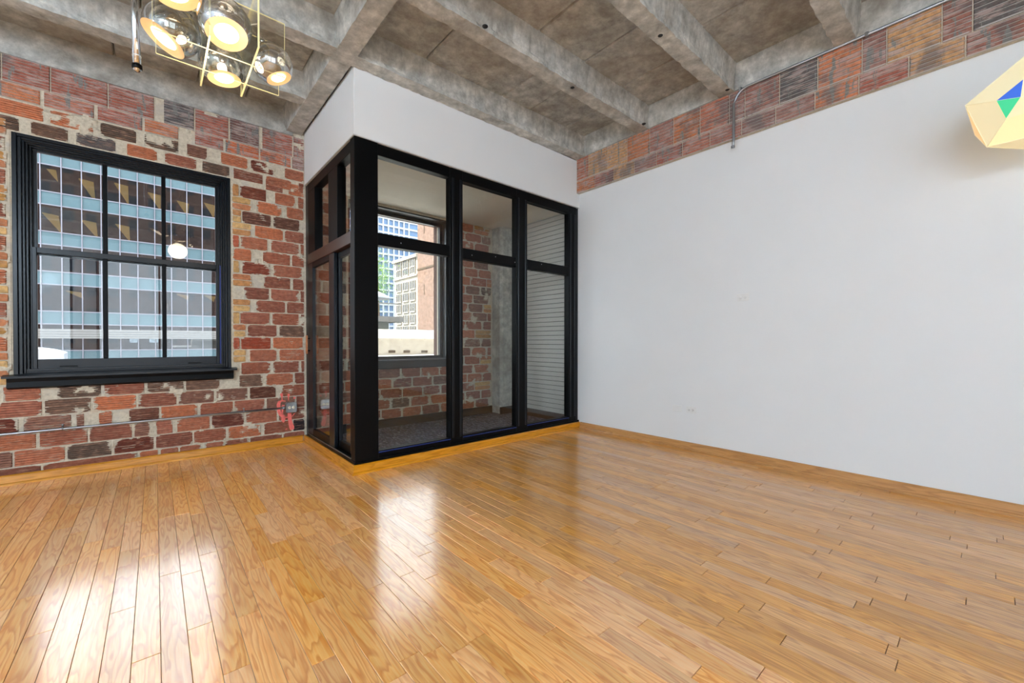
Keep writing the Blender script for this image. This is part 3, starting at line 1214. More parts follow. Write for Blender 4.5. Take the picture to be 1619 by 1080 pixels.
# ================================================================== GLAZED CORNER
enc = tag(empty('glazed_partition', (XG, YF, 0.085)), 'black framed floor to header glass partition around the corner room', 'partition')
ZB_, ZT_ = 0.086, ZH0 - 0.005
GB, GT, R0, R1 = 0.172, 2.948, 2.108, 2.224


def part(name, mat, *a, bev=0.004, parent=None):
    return MB().box(*a, bev=bev).build(name, mat, parent or enc)


# corner post, with its narrow side face
part('corner_post', 'black', XG + 0.003, 1.583, YF + 0.001, YF + 0.105, ZB_, ZT_)
# front verticals
for (a, b) in ((2.378, 2.54), (3.318, 3.50), (4.275, 4.425)):
    ps = part('mullion', 'black', a, b, YF + 0.012, YF + 0.10, ZB_, ZT_)
    part('glazing_bead', 'navy', b - 0.045, b - 0.022, YF + 0.002, YF + 0.0125, GB, GT, bev=0.003, parent=ps)
    part('glazing_bead', 'navy', a + 0.022, a + 0.045, YF + 0.002, YF + 0.0125, GB, GT, bev=0.003, parent=ps)
part('mullion', 'navy', 4.425, XR - 0.002, YF + 0.02, YF + 0.10, ZB_, ZT_)
FR = [(1.583, 2.378), (2.54, 3.318), (3.50, 4.275)]
for (a, b) in FR:
    tr = part('top_rail', 'black', a, b, YF + 0.014, YF + 0.10, GT, ZT_)
    part('middle_rail', 'black', a, b, YF + 0.014, YF + 0.10, R0, R1)
    br = part('bottom_rail', 'black', a, b, YF + 0.014, YF + 0.10, ZB_, GB)
    part('rail_bead', 'tape', a, b, YF + 0.006, YF + 0.0145, GB - 0.016, GB - 0.008, bev=0.0, parent=br)
    part('pane', 'pane_tint', a - 0.01, b + 0.01, YF + 0.055, YF + 0.059, R1 - 0.01, GT + 0.01, bev=0)
    part('pane', 'pane_tint', a - 0.01, b + 0.01, YF + 0.055, YF + 0.059, GB - 0.01, R0 + 0.01, bev=0)
part('sill_plate', 'black', XG - 0.004, XR - 0.004, YF - 0.006, YF + 0.012, ZB_, ZB_ + 0.024)
# screws seen as bright dots on the middle rail
for u, v in ((634, 384.5), (746.3, 403.5), (783.5, 406), (814.2, 414.8), (856.3, 418)):
    p = aty(u, v, YF + 0.013)
    MB().lathe([(0.0, -0.004), (0.004, -0.003), (0.006, 0.0)], p, (0, 1, 0), 10).build('screw', 'steel', enc)

# side: wall jamb, head, transom and two sliding doors
part('jamb', 'navy', XG + 0.012, XG + 0.10, 5.235, YW - 0.014, ZB_, ZT_)
part('head_rail', 'black', XG + 0.012, XG + 0.10, YF + 0.106, 5.235, GT, ZT_)
part('transom_rail', 'brown', XG + 0.006, XG + 0.10, YF + 0.106, 5.235, R0, R1)
part('threshold', 'black', XG - 0.004, XG + 0.10, YF + 0.013, 5.235, ZB_, 0.118)
tg = part('track', 'steel', XG + 0.0, XG + 0.01, YF + 0.1, 5.23, 0.118, 0.124, bev=0)
part('transom_post', 'black', XG + 0.012, XG + 0.10, 4.22, 4.50, R1, GT)
part('transom_jamb', 'black', XG + 0.012, XG + 0.10, 4.98, 5.235, R1, GT)
part('pane', 'pane_tint', XG + 0.054, XG + 0.058, 4.49, 4.99, R1 - 0.01, GT + 0.01, bev=0)
part('pane', 'pane_tint', XG + 0.054, XG + 0.058, YF + 0.10, 4.23, R1 - 0.01, GT + 0.01, bev=0)


def slider(y0, y1, x, w, label):
    d = tag(empty('sliding_door', (x, (y0 + y1) / 2, 0.12), enc), label)
    q = Vector((0, 0, 0))

    def dp(name, mat, *a, bev=0.004):
        o = MB().box(*a, bev=bev).build(name, mat, None)
        o.parent = d
        o.matrix_parent_inverse = Matrix.Translation(-Vector((x, (y0 + y1) / 2, 0.12)))
        return o
    dp('stile', 'navy', x, x + 0.035, y0, y0 + w, 0.122, R0 - 0.002)
    dp('stile', 'navy', x, x + 0.035, y1 - w, y1, 0.122, R0 - 0.002)
    dp('rail', 'black', x, x + 0.035, y0 + w, y1 - w, R0 - 0.06, R0 - 0.002)
    dp('rail', 'black', x, x + 0.035, y0 + w, y1 - w, 0.122, 0.20)
    dp('pane', 'pane_tint', x + 0.016, x + 0.020, y0 + w - 0.01, y1 - w + 0.01, 0.19, R0 - 0.05, bev=0)
    return d, dp


d1, dp1 = slider(4.33, 5.233, XG + 0.012, 0.16, 'outer sliding door leaf beside the tile wall')
d2, dp2 = slider(3.846, 4.47, XG + 0.056, 0.16, 'inner sliding door leaf beside the corner post')
h = dp1('handle', 'wood_handle', XG - 0.032, XG - 0.014, 5.175, 5.205, 1.06, 1.275)
tag(h, 'wooden pull handle')
dp1('handle_bracket', 'black', XG - 0.016, XG + 0.013, 5.182, 5.198, 1.09, 1.105)
dp1('handle_bracket', 'black', XG - 0.016, XG + 0.013, 5.182, 5.198, 1.23, 1.245)
h = dp1('handle', 'wood_handle', XG + 0.066, XG + 0.084, 5.115, 5.145, 1.06, 1.275)
dp1('handle_bracket', 'black', XG + 0.046, XG + 0.068, 5.122, 5.138, 1.09, 1.105)
dp1('handle_bracket', 'black', XG + 0.046, XG + 0.068, 5.122, 5.138, 1.23, 1.245)

# white siding boards on the right wall inside
sid = struct(box('wall_alcove_siding', 'gap', None, XR - 0.014, XR - 0.001, YF + 0.14, 5.12, 0.15, 3.06), 'white horizontal board siding inside the glazed room', 'wall')
z = 0.152
while z < 3.055:
    z1 = min(z + 0.0672, 3.06)
    MB().box(XR - 0.026, XR - 0.008, YF + 0.142, 5.118, z + 0.004, z1 - 0.003, 0.003).build('siding_board', 'siding', sid)
    z = z1
# concrete corner post
m = MB()
pts = [(4.215, YW - 0.002), (4.215, 5.17), (4.25, 5.128), (XR - 0.001, 5.128), (XR - 0.001, YW - 0.002)]
m.prism([(x, y, 0.036) for x, y in pts], (0, 0, 3.02))
struct(m.build('wall_corner_post', 'conc'), 'weathered concrete post in the corner of the glazed room', 'column')

# ================================================================== FITTINGS
# conduit and steel outlet box on the tile wall
cz = 0.432
cd = tag(empty('conduit', (0.0, YW - 0.022, cz)), 'thin steel conduit running low across the clay tile wall', 'conduit')
MB().tube([(XL + 0.05, YW - 0.019, cz - 0.004), (-0.9, YW - 0.019, cz - 0.001), (0.3, YW - 0.019, cz + 0.001), (1.13, YW - 0.019, cz)], 0.0105, 12).build('pipe', 'steel', cd)
for x in (0.735, -0.62):
    s = MB().tube([(x, YW - 0.005, cz + 0.03), (x, YW - 0.02, cz + 0.022), (x, YW - 0.033, cz), (x, YW - 0.02, cz - 0.012)], 0.005, 8)
    s.build('strap', 'steel', cd)
    MB().lathe([(0, -0.006), (0.009, -0.004), (0.01, 0)], (x, YW - 0.008, cz + 0.032), (0, 1, 0), 10).build('strap_screw', 'steel', cd)
MB().lathe([(0.0105, 0), (0.017, 0.002), (0.017, 0.03), (0.014, 0.032)], (1.112, YW - 0.019, cz), (1, 0, 0), 12).build('connector', 'steel', cd)
ob = tag(empty('outlet_box', (1.2, YW - 0.03, 0.435)), 'grey steel outlet box at the end of the conduit', 'outlet')
MB().box(1.147, 1.255, YW - 0.048, YW - 0.006, 0.378, 0.492, 0.008).build('box', 'steel', ob)
cp = MB().box(1.144, 1.258, YW - 0.056, YW - 0.0482, 0.375, 0.495, 0.006).build('cover', 'steel', ob)
for dx in (-0.021, 0.021):
    c = (1.201 + dx, YW - 0.0562, 0.435)
    MB().lathe([(0.0, -0.003), (0.015, -0.003), (0.017, 0.0)], c, (0, 1, 0), 16).build('receptacle', 'cream_plastic', cp)
    for q in (-0.005, 0.005):
        MB().box(c[0] + q - 0.0014, c[0] + q + 0.0014, YW - 0.0605, YW - 0.0592, 0.434, 0.443).build('slot', 'slot', cp)
for x, z in ((1.150, 0.381), (1.252, 0.381), (1.150, 0.489), (1.252, 0.489)):
    MB().lathe([(0, -0.003), (0.006, -0.002), (0.007, 0.004)], (x, YW - 0.056, z), (0, 1, 0), 10).build('screw', 'chrome', cp)

# pink spray paint strokes round the box
def stroke(pts, w):
    """flat ribbon of paint on the tiles"""
    m = MB()
    P = [Vector((aty(u, v, YW).x, 0, aty(u, v, YW).z)) for u, v in pts]
    vs, fs = [], []
    for i, p in enumerate(P):
        a, b = P[max(0, i - 1)], P[min(len(P) - 1, i + 1)]
        t = (b - a).normalized()
        s = Vector((-t.z, 0, t.x))
        ww = w[i] if isinstance(w, list) else w
        y = YW - 0.0076
        vs += [(p.x + s.x * ww, y, p.z + s.z * ww), (p.x - s.x * ww, y, p.z - s.z * ww),
               (p.x + s.x * ww, y + 0.004, p.z + s.z * ww), (p.x - s.x * ww, y + 0.004, p.z - s.z * ww)]
    for i in range(len(P) - 1):
        a = i * 4
        fs += [(a, a + 1, a + 5, a + 4), (a, a + 4, a + 6, a + 2), (a + 1, a + 3, a + 7, a + 5)]
    return m.add(vs, fs).build('paint_mark', 'pink', wall_back)


def cpx(pts):                     # crop (420,600) scale 13.5
    return [(420 + x / 13.5, 600 + y / 13.5) for x, y in pts]


stroke(cpx([(330, 295), (340, 330), (345, 380), (352, 450)]), [0.012, 0.014, 0.006, 0.005])
stroke(cpx([(425, 462), (340, 452), (290, 480), (272, 540), (275, 620), (285, 690), (320, 745), (370, 790), (375, 860), (380, 920)]),
       [0.004, 0.008, 0.016, 0.02, 0.016, 0.017, 0.019, 0.02, 0.022, 0.006])
stroke(cpx([(488, 305), (488, 335), (482, 380), (486, 450)]), [0.010, 0.013, 0.006, 0.003])
stroke(cpx([(618, 370), (612, 395), (606, 415)]), [0.008, 0.012, 0.006])
stroke(cpx([(505, 690), (508, 780), (515, 860), (530, 940), (555, 1020), (565, 1070)]), [0.019, 0.022, 0.019, 0.022, 0.027, 0.02])
stroke(cpx([(430, 1050), (445, 1066)]), [0.012, 0.010])
stroke(cpx([(345, 560), (400, 556)]), [0.008, 0.006])
stroke(cpx([(358, 640), (352, 700), (362, 760)]), [0.008, 0.008, 0.006])
stroke(cpx([(560, 790), (600, 740), (625, 715)]), [0.004, 0.004, 0.002])
stroke(cpx([(380, 810), (440, 808), (490, 805)]), [0.006, 0.006, 0.006])


# plates on the white wall
def wall_plate(name, yc, zc, label, kind):
    o = tag(empty(name, (XR, yc, zc)), label, 'outlet' if kind else 'wall plate')
    MB().box(XR - 0.007, XR - 0.0005, yc - 0.058, yc + 0.058, zc - 0.036, zc + 0.036, 0.003).build('plate', 'plate', o)
    if kind:
        for dy in (-0.021, 0.021):
            MB().lathe([(0, -0.004), (0.0155, -0.004), (0.017, 0.0)], (XR - 0.0072, yc + dy, zc), (1, 0, 0), 16).build('receptacle', 'plate', o)
            if kind == 1:
                for dz in (-0.006, 0.006):
                    MB().box(XR - 0.0125, XR - 0.011, yc + dy - 0.004, yc + dy + 0.005, zc + dz - 0.0014, zc + dz + 0.0014).build('slot', 'slot', o)
                MB().box(XR - 0.0125, XR - 0.011, yc + dy - 0.011, yc + dy - 0.007, zc - 0.0025, zc + 0.0025).build('slot', 'slot', o)
    else:
        for dy in (-0.042, 0.042):
            MB().lathe([(0, -0.0015), (0.003, -0.001), (0.0035, 0)], (XR - 0.007, yc + dy, zc), (1, 0, 0), 8).build('screw', 'plate', o)
    return o


wall_plate('blank_plate', 2.302, 0.445, 'blank white cover plate low on the white wall', 0)
wall_plate('wall_outlet', 2.140, 0.447, 'white double wall outlet with dark slots beside the blank plate', 1)
wall_plate('media_outlet', 1.615, 1.648, 'white painted-over double outlet at chest height on the white wall', 2)

# conduit above the tile band with a bend at its left end
cxx = BX - 0.012 - 0.018
pts = []
ystart = atx(1160, 180, cxx).y
zt = 3.700
yl = ystart
p_end = Vector((cxx, yl + 0.005, atx(1161, 233, cxx).z))
rb = 0.14
pts.append(p_end)
pts.append(Vector((cxx, yl, p_end.z + 0.06)))
cyc, czc = yl - rb, zt - rb
pts.append(Vector((cxx, yl, czc - 0.04)))
for i in range(0, 9):
    a = math.pi / 2 * i / 8
    pts.append(Vector((cxx, cyc + rb * math.cos(a), czc + rb * math.sin(a))))
pts.append(Vector((cxx, YB + 0.05, zt)))
c2 = tag(empty('conduit', tuple(pts[2])), 'bent steel conduit following the top of the terracotta band', 'conduit')
MB().tube(pts, 0.0125, 12).build('pipe', 'steel', c2)
MB().lathe([(0.0125, 0), (0.018, 0.002), (0.018, 0.018), (0.013, 0.02)], pts[0], (0, 0, 1), 12).build('connector', 'steel', c2)
for y in (0.66, 1.62, -0.3):
    MB().box(cxx - 0.014, BX + 0.006, y - 0.012, y + 0.012, zt - 0.017, zt + 0.02, 0.003).build('clamp', 'steel', c2)

# ------------------------------------------------------------------ chandelier
ch = tag(empty('chandelier', (0.3, 2.72, 3.68)), 'clear acrylic plate chandelier with mirrored glass bubbles and warm bulbs', 'chandelier')


def sheet(x0, x1, y0, y1, z0, z1):
    o = MB().box(x0, x1, y0, y1, z0, z1).build('acrylic_plate', 'acrylic', ch)
    e = MB()
    t = 0.0013
    if x1 - x0 > y1 - y0:
        e.box(x0, x1, y0 - 0.0002, y1 + 0.0002, z0 - t, z0)
        e.box(x0, x1, y0 - 0.0002, y1 + 0.0002, z1, z1 + t)
        e.box(x0 - t, x0, y0, y1, z0, z1)
        e.box(x1, x1 + t, y0, y1, z0, z1)
    else:
        e.box(x0 - 0.0002, x1 + 0.0002, y0, y1, z0 - t, z0)
        e.box(x0 - 0.0002, x1 + 0.0002, y0, y1, z1, z1 + t)
        e.box(x0, x1, y0 - t, y0, z0, z1)
        e.box(x0, x1, y1, y1 + t, z0, z1)
    e.build('plate_edge', 'acr_edge_glow', o)


sheet(0.014, 0.578, 2.836, 2.843, 2.70, 3.0)
sheet(0.0, 0.565, 2.62, 2.627, 2.70, 3.0)
sheet(0.208, 0.216, 2.50, 3.03, 2.70, 3.02)
sheet(0.404, 0.412, 2.44, 3.0, 2.70, 3.02)
# ceiling canopy and stem
MB().lathe([(0, 0), (0.07, 0.0), (0.07, -0.03), (0.0, -0.035)], (0.31, 2.73, 3.885), (0, 0, 1), 20).build('canopy', 'chrome', ch)
MB().tube([(0.31, 2.73, 3.87), (0.31, 2.73, 3.0)], 0.007, 10).build('stem', 'chrome', ch)


def chrome_glass():
    k = NT('mirrored_glass')
    tr = k.n('ShaderNodeBsdfTransparent')
    tr.inputs[0].default_value = (0.72, 0.74, 0.76, 1)
    gl = k.n('ShaderNodeBsdfGlossy')
    gl.inputs[0].default_value = (0.86, 0.87, 0.9, 1)
    gl.inputs['Roughness'].default_value = 0.02
    lw = k.n('ShaderNodeLayerWeight')
    lw.inputs[0].default_value = 0.35
    f = k.math('ADD', k.math('MULTIPLY', lw.outputs['Facing'], 0.5), 0.35)
    mx = k.n('ShaderNodeMixShader')
    k.t.links.new(f, mx.inputs[0])
    k.t.links.new(tr.outputs[0], mx.inputs[1])
    k.t.links.new(gl.outputs[0], mx.inputs[2])
    k.t.links.new(mx.outputs[0], k.out.inputs[0])
    return k.m


M['mirror_glass'] = chrome_glass()
M['glow'] = emit('frosted_lens_glow', (255, 206, 140), 0.45, (205, 170, 128))
M['bulb'] = emit('bulb_glow', (255, 236, 205), 4.0)
fwd = Vector((math.sin(TH), math.cos(TH), 0))
rgt = Vector((math.cos(TH), -math.sin(TH), 0))
upv = Vector((0, 0, 1))
# pixel centre, depth, radius in pixels, lens axis (right, up, towards viewer)
GL = [((272, 48), 2.25, 37, (-0.50, -0.74, 0.42), 0.82),
      ((274, -28), 2.05, 36, (0.10, -0.72, 0.65), 0.84),
      ((356, 37), 2.10, 36, (0.08, -0.60, 0.78), 0.78),
      ((351, 103), 2.42, 31, (0.14, -0.83, 0.52), 0.72),
      ((430, 101), 2.35, 29, (0.42, -0.76, 0.48), 0.64)]
for (uv, d, rp, ax, lr) in GL:
    c = atd(uv[0], uv[1], d)
    vd = (c - Vector((0, 0, H))).normalized()
    vr = vd.cross(Vector((0, 0, 1))).normalized()
    vu = vr.cross(vd).normalized()
    r = rp * (c - Vector((0, 0, H))).length / (F / max(0.2, vd.dot(fwd)))
    r *= 1.0 / max(0.2, vd.dot(fwd)) * vd.dot(fwd)
    a = (vr * ax[0] + vu * ax[1] - vd * ax[2]).normalized()
    ct = math.sqrt(1 - lr * lr)
    t0 = ct * r
    prof = []
    for i in range(17):
        t = math.acos(ct) + (math.pi - math.acos(ct)) * i / 16
        prof.append((r * math.sin(t), r * math.cos(t)))
    g = MB().lathe(prof, c, a, 30).build('bubble', 'mirror_glass', ch)
    rl = r * lr
    MB().lathe([(0.0, t0 - 0.012), (rl * 0.97, t0 - 0.002), (rl, t0 + 0.002)], c, a, 30).build('lens', 'glow', g)
    MB().lathe([(0.0, t0 + 0.003), (rl * 0.5, t0 + 0.002), (rl * 0.58, t0 - 0.004)], c, a, 24).build('bulb', 'bulb', g)
    MB().lathe([(0.0, -r * 0.98), (0.022, -r * 0.98), (0.022, -r - 0.03), (0.0, -r - 0.03)], c, a, 14).build('socket', 'chrome', g)
    s0 = c - a * (r + 0.03)
    s1 = Vector((0.31, 2.73, 3.03))
    mid = (s0 + s1) / 2 + Vector((0, 0, 0.03))
    cv = [s0 * (1 - t) ** 2 + mid * 2 * t * (1 - t) + s1 * t * t for t in [i / 8 for i in range(9)]]
    MB().tube(cv, 0.0035, 6).build('cable', 'cable', ch)
pl = bpy.data.lights.new('chandelier_light', 'POINT')
pl.energy = 8
pl.color = (1.0, 0.82, 0.6)
pl.shadow_soft_size = 0.12
plo = bpy.data.objects.new('chandelier_light', pl)
COL.objects.link(plo)
plo.location = (0.28, 2.7, 2.62)

# chrome pole hanging beside it
p0, p1 = atd(217, 111, 2.6), atd(210.5, -40, 2.6)
dr = (p1 - p0).normalized()
top = p0 + dr * ((3.92 - p0.z) / dr.z)
po = tag(empty('hanging_pole', tuple(p0)), 'slim chrome pole hanging from the ceiling left of the chandelier', 'pole')
MB().tube([p0, p0 + (top - p0) * 0.5, top], 0.0195, 14).build('tube', 'chrome', po)
MB().lathe([(0.020, -0.004), (0.026, 0.0), (0.026, 0.022), (0.020, 0.026)], p0 + dr * 0.01, dr, 18).build('end_ring', 'black', po)
MB().lathe([(0.020, 0.0), (0.0225, 0.001), (0.0225, 0.005), (0.020, 0.006)], p0 + dr * 0.085, dr, 18).build('clip_ring', 'plate', po)
MB().lathe([(0.0, -0.012), (0.015, -0.008), (0.0195, 0.001)], p0, dr, 16).build('end_cap', 'chrome', po)

# ------------------------------------------------------------------ polyhedral pendant by the white wall
PV = [(3.768, -0.116, 2.606), (3.947, 0.103, 2.719), (3.879, -0.141, 2.888), (4.227, 0.064, 2.606), (4.117, -0.331, 2.879),
      (3.938, -0.29, 2.423), (3.873, -0.384, 2.705), (3.983, 0.01, 2.431), (4.162, -0.03, 2.888), (4.332, -0.204, 2.705),
      (4.153, -0.423, 2.592), (4.221, -0.179, 2.423)]
PV = [Vector(p) for p in PV]
pc = sum(PV, Vector()) / 12
pend = tag(empty('pendant_lamp', tuple(pc)), 'faceted cream paper pendant lamp with blue and green triangles', 'lamp')


def paper(name, rgb, em, st):
    k = NT(name)
    k.base(lin(rgb), 0.7)
    k.b.inputs['Emission Color'].default_value = lin(em)
    k.b.inputs['Emission Strength'].default_value = st
    return k.m


M['paper'] = paper('lit_cream_paper', (240, 232, 200), (255, 232, 170), 0.34)
M['paper2'] = paper('lit_warm_paper', (240, 226, 186), (255, 222, 150), 0.5)
M['p_blue'] = paper('lit_blue_paper', (70, 118, 220), (60, 110, 225), 0.4)
M['p_green'] = paper('lit_green_paper', (70, 205, 150), (70, 215, 150), 0.5)
M['p_orange'] = paper('lit_peach_paper', (246, 206, 150), (255, 205, 140), 0.5)
el = min((PV[0] - PV[i]).length for i in range(1, 12))
faces = []
for i in range(12):
    for j in range(i + 1, 12):
        for k2 in range(j + 1, 12):
            if all(abs((PV[a] - PV[b]).length - el) < 0.03 for a, b in ((i, j), (j, k2), (i, k2))):
                faces.append((i, j, k2))
for fi, f in enumerate(faces):
    cen = (PV[f[0]] + PV[f[1]] + PV[f[2]]) / 3
    nrm = (cen - pc).normalized()
    pts = [cen + (PV[i] - cen) * 0.992 for i in f]
    mat = 'paper2' if (0 in f and 1 not in f) else 'paper'
    if set(f) == {1, 3, 7}:
        mat = 'p_orange'
    fo = MB().prism(pts, nrm * -0.003).build('panel', mat, pend)
    # inner fold triangle on the panels round the front corner
    if 0 in f:
        oth = [i for i in f if i != 0]
        a = PV[0]
        t = 0.40
        q = [a + nrm * 0.001, a + (PV[oth[0]] - a) * t + nrm * 0.001, a + (PV[oth[1]] - a) * t + nrm * 0.001]
        col = None
        if set(f) == {0, 1, 2}:
            col = 'p_blue'
        elif set(f) == {0, 1, 7}:
            col = 'p_green'
        elif set(f) in ({0, 5, 7}, {0, 2, 6}, {0, 5, 6}):
            col = 'paper'
        if col:
            MB().prism(q, nrm * 0.002).build('window_panel', col, fo)
seen = set()
for f in faces:
    for a, b in ((f[0], f[1]), (f[1], f[2]), (f[0], f[2])):
        if (a, b) not in seen:
            seen.add((a, b))
            MB().tube([PV[a], PV[b]], 0.0022, 6).build('seam', 'paper', pend)
tp = (PV[2] + PV[4] + PV[8]) / 3
MB().tube([tp, Vector((tp.x, tp.y, 3.9))], 0.003, 6).build('cord', 'cable', pend)
MB().lathe([(0, 0), (0.05, 0), (0.05, -0.025), (0, -0.03)], (tp.x, tp.y, 3.93), (0, 0, 1), 18).build('canopy', 'plate', pend)

# ------------------------------------------------------------------ added fill globes, unseen sources that brighten the loft
M['globe'] = emit('fill_globe_glow', (212, 234, 255), 80.0)
for (x, y, lb) in ((-2.3, -0.7, 'added opal fill globe behind the viewer on the left'), (-3.5, -1.9, 'added opal fill globe by the left wall at the rear'),
                   (-2.75, -3.0, 'added opal fill globe near the rear wall'), (-2.9, 1.8, 'added opal fill globe beyond the left edge')):
    gl_ = tag(empty('fill_globe', (x, y, 3.9)), lb, 'lamp')
    pf = [(0.2 * math.sin(math.pi * i / 12), -0.2 * math.cos(math.pi * i / 12)) for i in range(13)]
    MB().lathe(pf, (x, y, 2.95), (0, 0, 1), 20).build('globe', 'globe', gl_)
    MB().tube([(x, y, 3.14), (x, y, 3.93)], 0.006, 8).build('stem', 'chrome', gl_)

# ================================================================== OUTSIDE
M['ext_mull'] = plain('pale_mullion', (158, 154, 164), 0.5)
M['spandrel'] = plain('aqua_spandrel', (100, 126, 132), 0.25, 0, 0.6, 0.05, 0.3)
M['ext_band'] = plain('pale_stone_band', (150, 146, 140), 0.8)
M['office_in'] = plain('office_interior', (62, 60, 64), 0.9)
M['office_light'] = emit('office_ceiling_light', (255, 205, 110), 0.9)
M['office_ceiling'] = plain('office_ceiling', (120, 104, 76), 0.9)
M['ext_glass'] = glass('curtain_wall_glass', (0.5, 0.52, 0.56), 1.0, 0.0, 0.14)
M['ext_brick'] = plain('far_brick', (140, 114, 100), 0.9, 0, 0.3, 0.3, 1.2)
M['ext_cream'] = plain('cream_stone', (190, 180, 164), 0.85, 0, 0.3, 0.06, 0.6)
M['ext_dark'] = plain('dark_window', (34, 40, 50), 0.3)
M['tower_glass'] = plain('blue_tower_glass', (100, 132, 170), 0.1, 0, 0.6, 0.15, 0.2)
M['tower_white'] = plain('white_tower_frame', (200, 203, 208), 0.7)
M['parapet'] = plain('weathered_limestone', (204, 194, 180), 0.9, 0, 0.3, 0.14, 2.5)
M['leaf'] = plain('young_leaf', (140, 180, 70), 0.6, 0, 0.3, 0.3, 3)
M['bark'] = plain('bark', (92, 76, 60), 0.9)
M['green_post'] = plain('grey_green_metal', (134, 142, 134), 0.6)
M['asphalt'] = plain('street_asphalt', (86, 86, 88), 0.9)
M['our_brick'] = plain('facade_brick', (112, 88, 80), 0.9, 0, 0.3, 0.2, 2)

ground = struct(box('ground', 'asphalt', None, -60, 160, YW + 0.8, 260, -12.2, -12), 'street far below the windows', 'street')

# office block across the street: curtain wall of panes, spandrels and mullions
OY = 55.0
off = tag(empty('office_building', (-1.2, OY, -12)), 'glass office block with aqua spandrels and pale mullions across the street', 'building')
box('core_wall', 'office_in', off, -26, 20, OY + 6.0, OY + 6.3, -12, 18.8)
MX = [-7.589 + 1.275 * i for i in range(-8, 22)]
SB = [2.79 + 3.55 * k for k in range(-4, 5)]
for x in MX:
    MB().box(x - 0.032, x + 0.032, OY - 0.12, OY + 0.05, -12, 18.8).build('mullion', 'ext_mull', off)
sp_me = MB().box(0.045, 1.23, OY - 0.01, OY + 0.06, 0.05, 1.13).mesh('spandrel_panel')
sp_me.materials.append(M['spandrel'])
gl_me = MB().box(0.045, 1.23, OY, OY + 0.02, 0, 2.33).mesh('pane')
gl_me.materials.append(M['ext_glass'])
for k, zb in enumerate(SB):
    box('floor_slab', 'office_ceiling', off, MX[0], MX[-1], OY + 0.08, OY + 6.0, zb + 0.15, zb + 0.9)
    box('rail', 'ext_mull', off, MX[0], MX[-1], OY - 0.07, OY + 0.05, zb - 0.03, zb + 0.05)
    box('rail', 'ext_mull', off, MX[0], MX[-1], OY - 0.07, OY + 0.05, zb + 1.13, zb + 1.21)
    vis = -1 <= k - 4 <= 4
    for i in range(len(MX) - 1):
        if not (-10 < MX[i] < 8) or not vis:
            continue
        o = link('spandrel_panel', sp_me, off)
        o.location = (MX[i], 0, zb)
        if k - 4 != -1:
            pass
        if k - 4 < 4:
            o = link('pane', gl_me, off)
            o.location = (MX[i], 0, zb + 1.21)
for side in ((MX[0], -10.2), (8.9, MX[-1])):
    m = MB()
    for zb in SB:
        m.box(side[0], side[1], OY, OY + 0.06, zb + 0.05, zb + 1.13)
    m.build('spandrel_panel', 'spandrel', off)
    m = MB().box(side[0], side[1], OY + 0.02, OY + 0.04, -12, 18.3)
    m.build('pane', 'ext_glass', off)
MB().box(MX[0] - 0.2, MX[-1] + 0.2, OY - 0.2, OY + 6.3, 18.25, 18.8).build('roof', 'ext_band', off)
# plain stone band at eye level, with its dark shadow gap
bd = box('stone_band', 'ext_band', off, MX[0], MX[-1], OY - 0.5, OY - 0.1, 1.5, 2.35)
for q in range(3):
    box('band_groove', 'office_in', bd, MX[0], MX[-1], OY - 0.503, OY - 0.495, 1.66 + q * 0.22, 1.69 + q * 0.22)
# lit ceiling troffers in the offices
for (u, v, hh) in ((76, 268, 1.3), (138, 300, 1.6), (193, 306, 1.6), (245, 318, 1.3), (290, 330, 1.2), (332, 332, 1.1),
                   (82, 352, 1.4), (142, 362, 1.3), (195, 368, 1.3), (118, 466, 0.5), (290, 470, 0.4), (332, 472, 0.5)):
    p = aty(u, v, OY + 1.5)
    lt = MB().prism([(p.x - 0.55, OY + 1.2, p.z + hh / 2), (p.x + 0.45, OY + 1.2, p.z + hh / 2 - 0.12), (p.x + 0.45, OY + 2.8, p.z - hh / 2)], (0, 0.1, 0.1))
    lt.build('ceiling_light', 'office_light', off)

# our own facade, mirrored in the office glass
fac = wall_with_holes('wall_exterior', 'y', YW + TW, YW + TW + 0.1, -26, 30, -12, 35, HOLES, 'our_brick')
struct(fac, 'brick street facade of the loft building', 'wall')
for i in range(-8, 10):
    for k in range(-3, 8):
        x = -0.14 + 2.75 * i
        z = 0.95 + 4.2 * k
        if k == 0 and i in (-1, 0, 1):
            continue
        box('facade_window', 'ext_dark', fac, x - 0.65, x + 0.65, YW + TW + 0.09, YW + TW + 0.12, z, z + 2.0)

# parapet of the low roof outside the second window
KP = 22.0 / 12.0
def zp(z):
    return H + (z - H) * KP
par = tag(empty('roof_parapet', (12, 22.5, 0.4)), 'sunlit limestone roof parapet just outside the window', 'parapet')
MB().box(4.6, 26, 22.0, 23.2, -6, zp(1.27)).build('wall', 'parapet', par)
x = 4.65
while x < 25.9:
    w = 1.5
    MB().prism([(x, 21.9, zp(1.27)), (x, 21.9, zp(1.31)), (x, 24.2, zp(1.62)), (x, 24.2, zp(1.27))], (w - 0.04, 0, 0)).build('coping_stone', 'parapet', par)
    x += w
for u in (619.5, 643, 671):
    p = aty(u, 556, 22.0)
    MB().box(p.x - 0.2, p.x + 0.2, 21.97, 22.01, p.z - 0.07, p.z + 0.07).build('weep_slot', 'bark', par)
M['roof_white'] = plain('white_roof_membrane', (222, 220, 214), 0.9, 0, 0.3, 0.05, 1.5)
rf = tag(empty('flat_roof', (12, 14, 0.4)), 'pale flat roof lying between the window and the parapet', 'roof')
MB().box(2.6, 26, YW + TW + 0.12, 22.0, 0.2, 0.45).build('membrane', 'roof_white', rf)

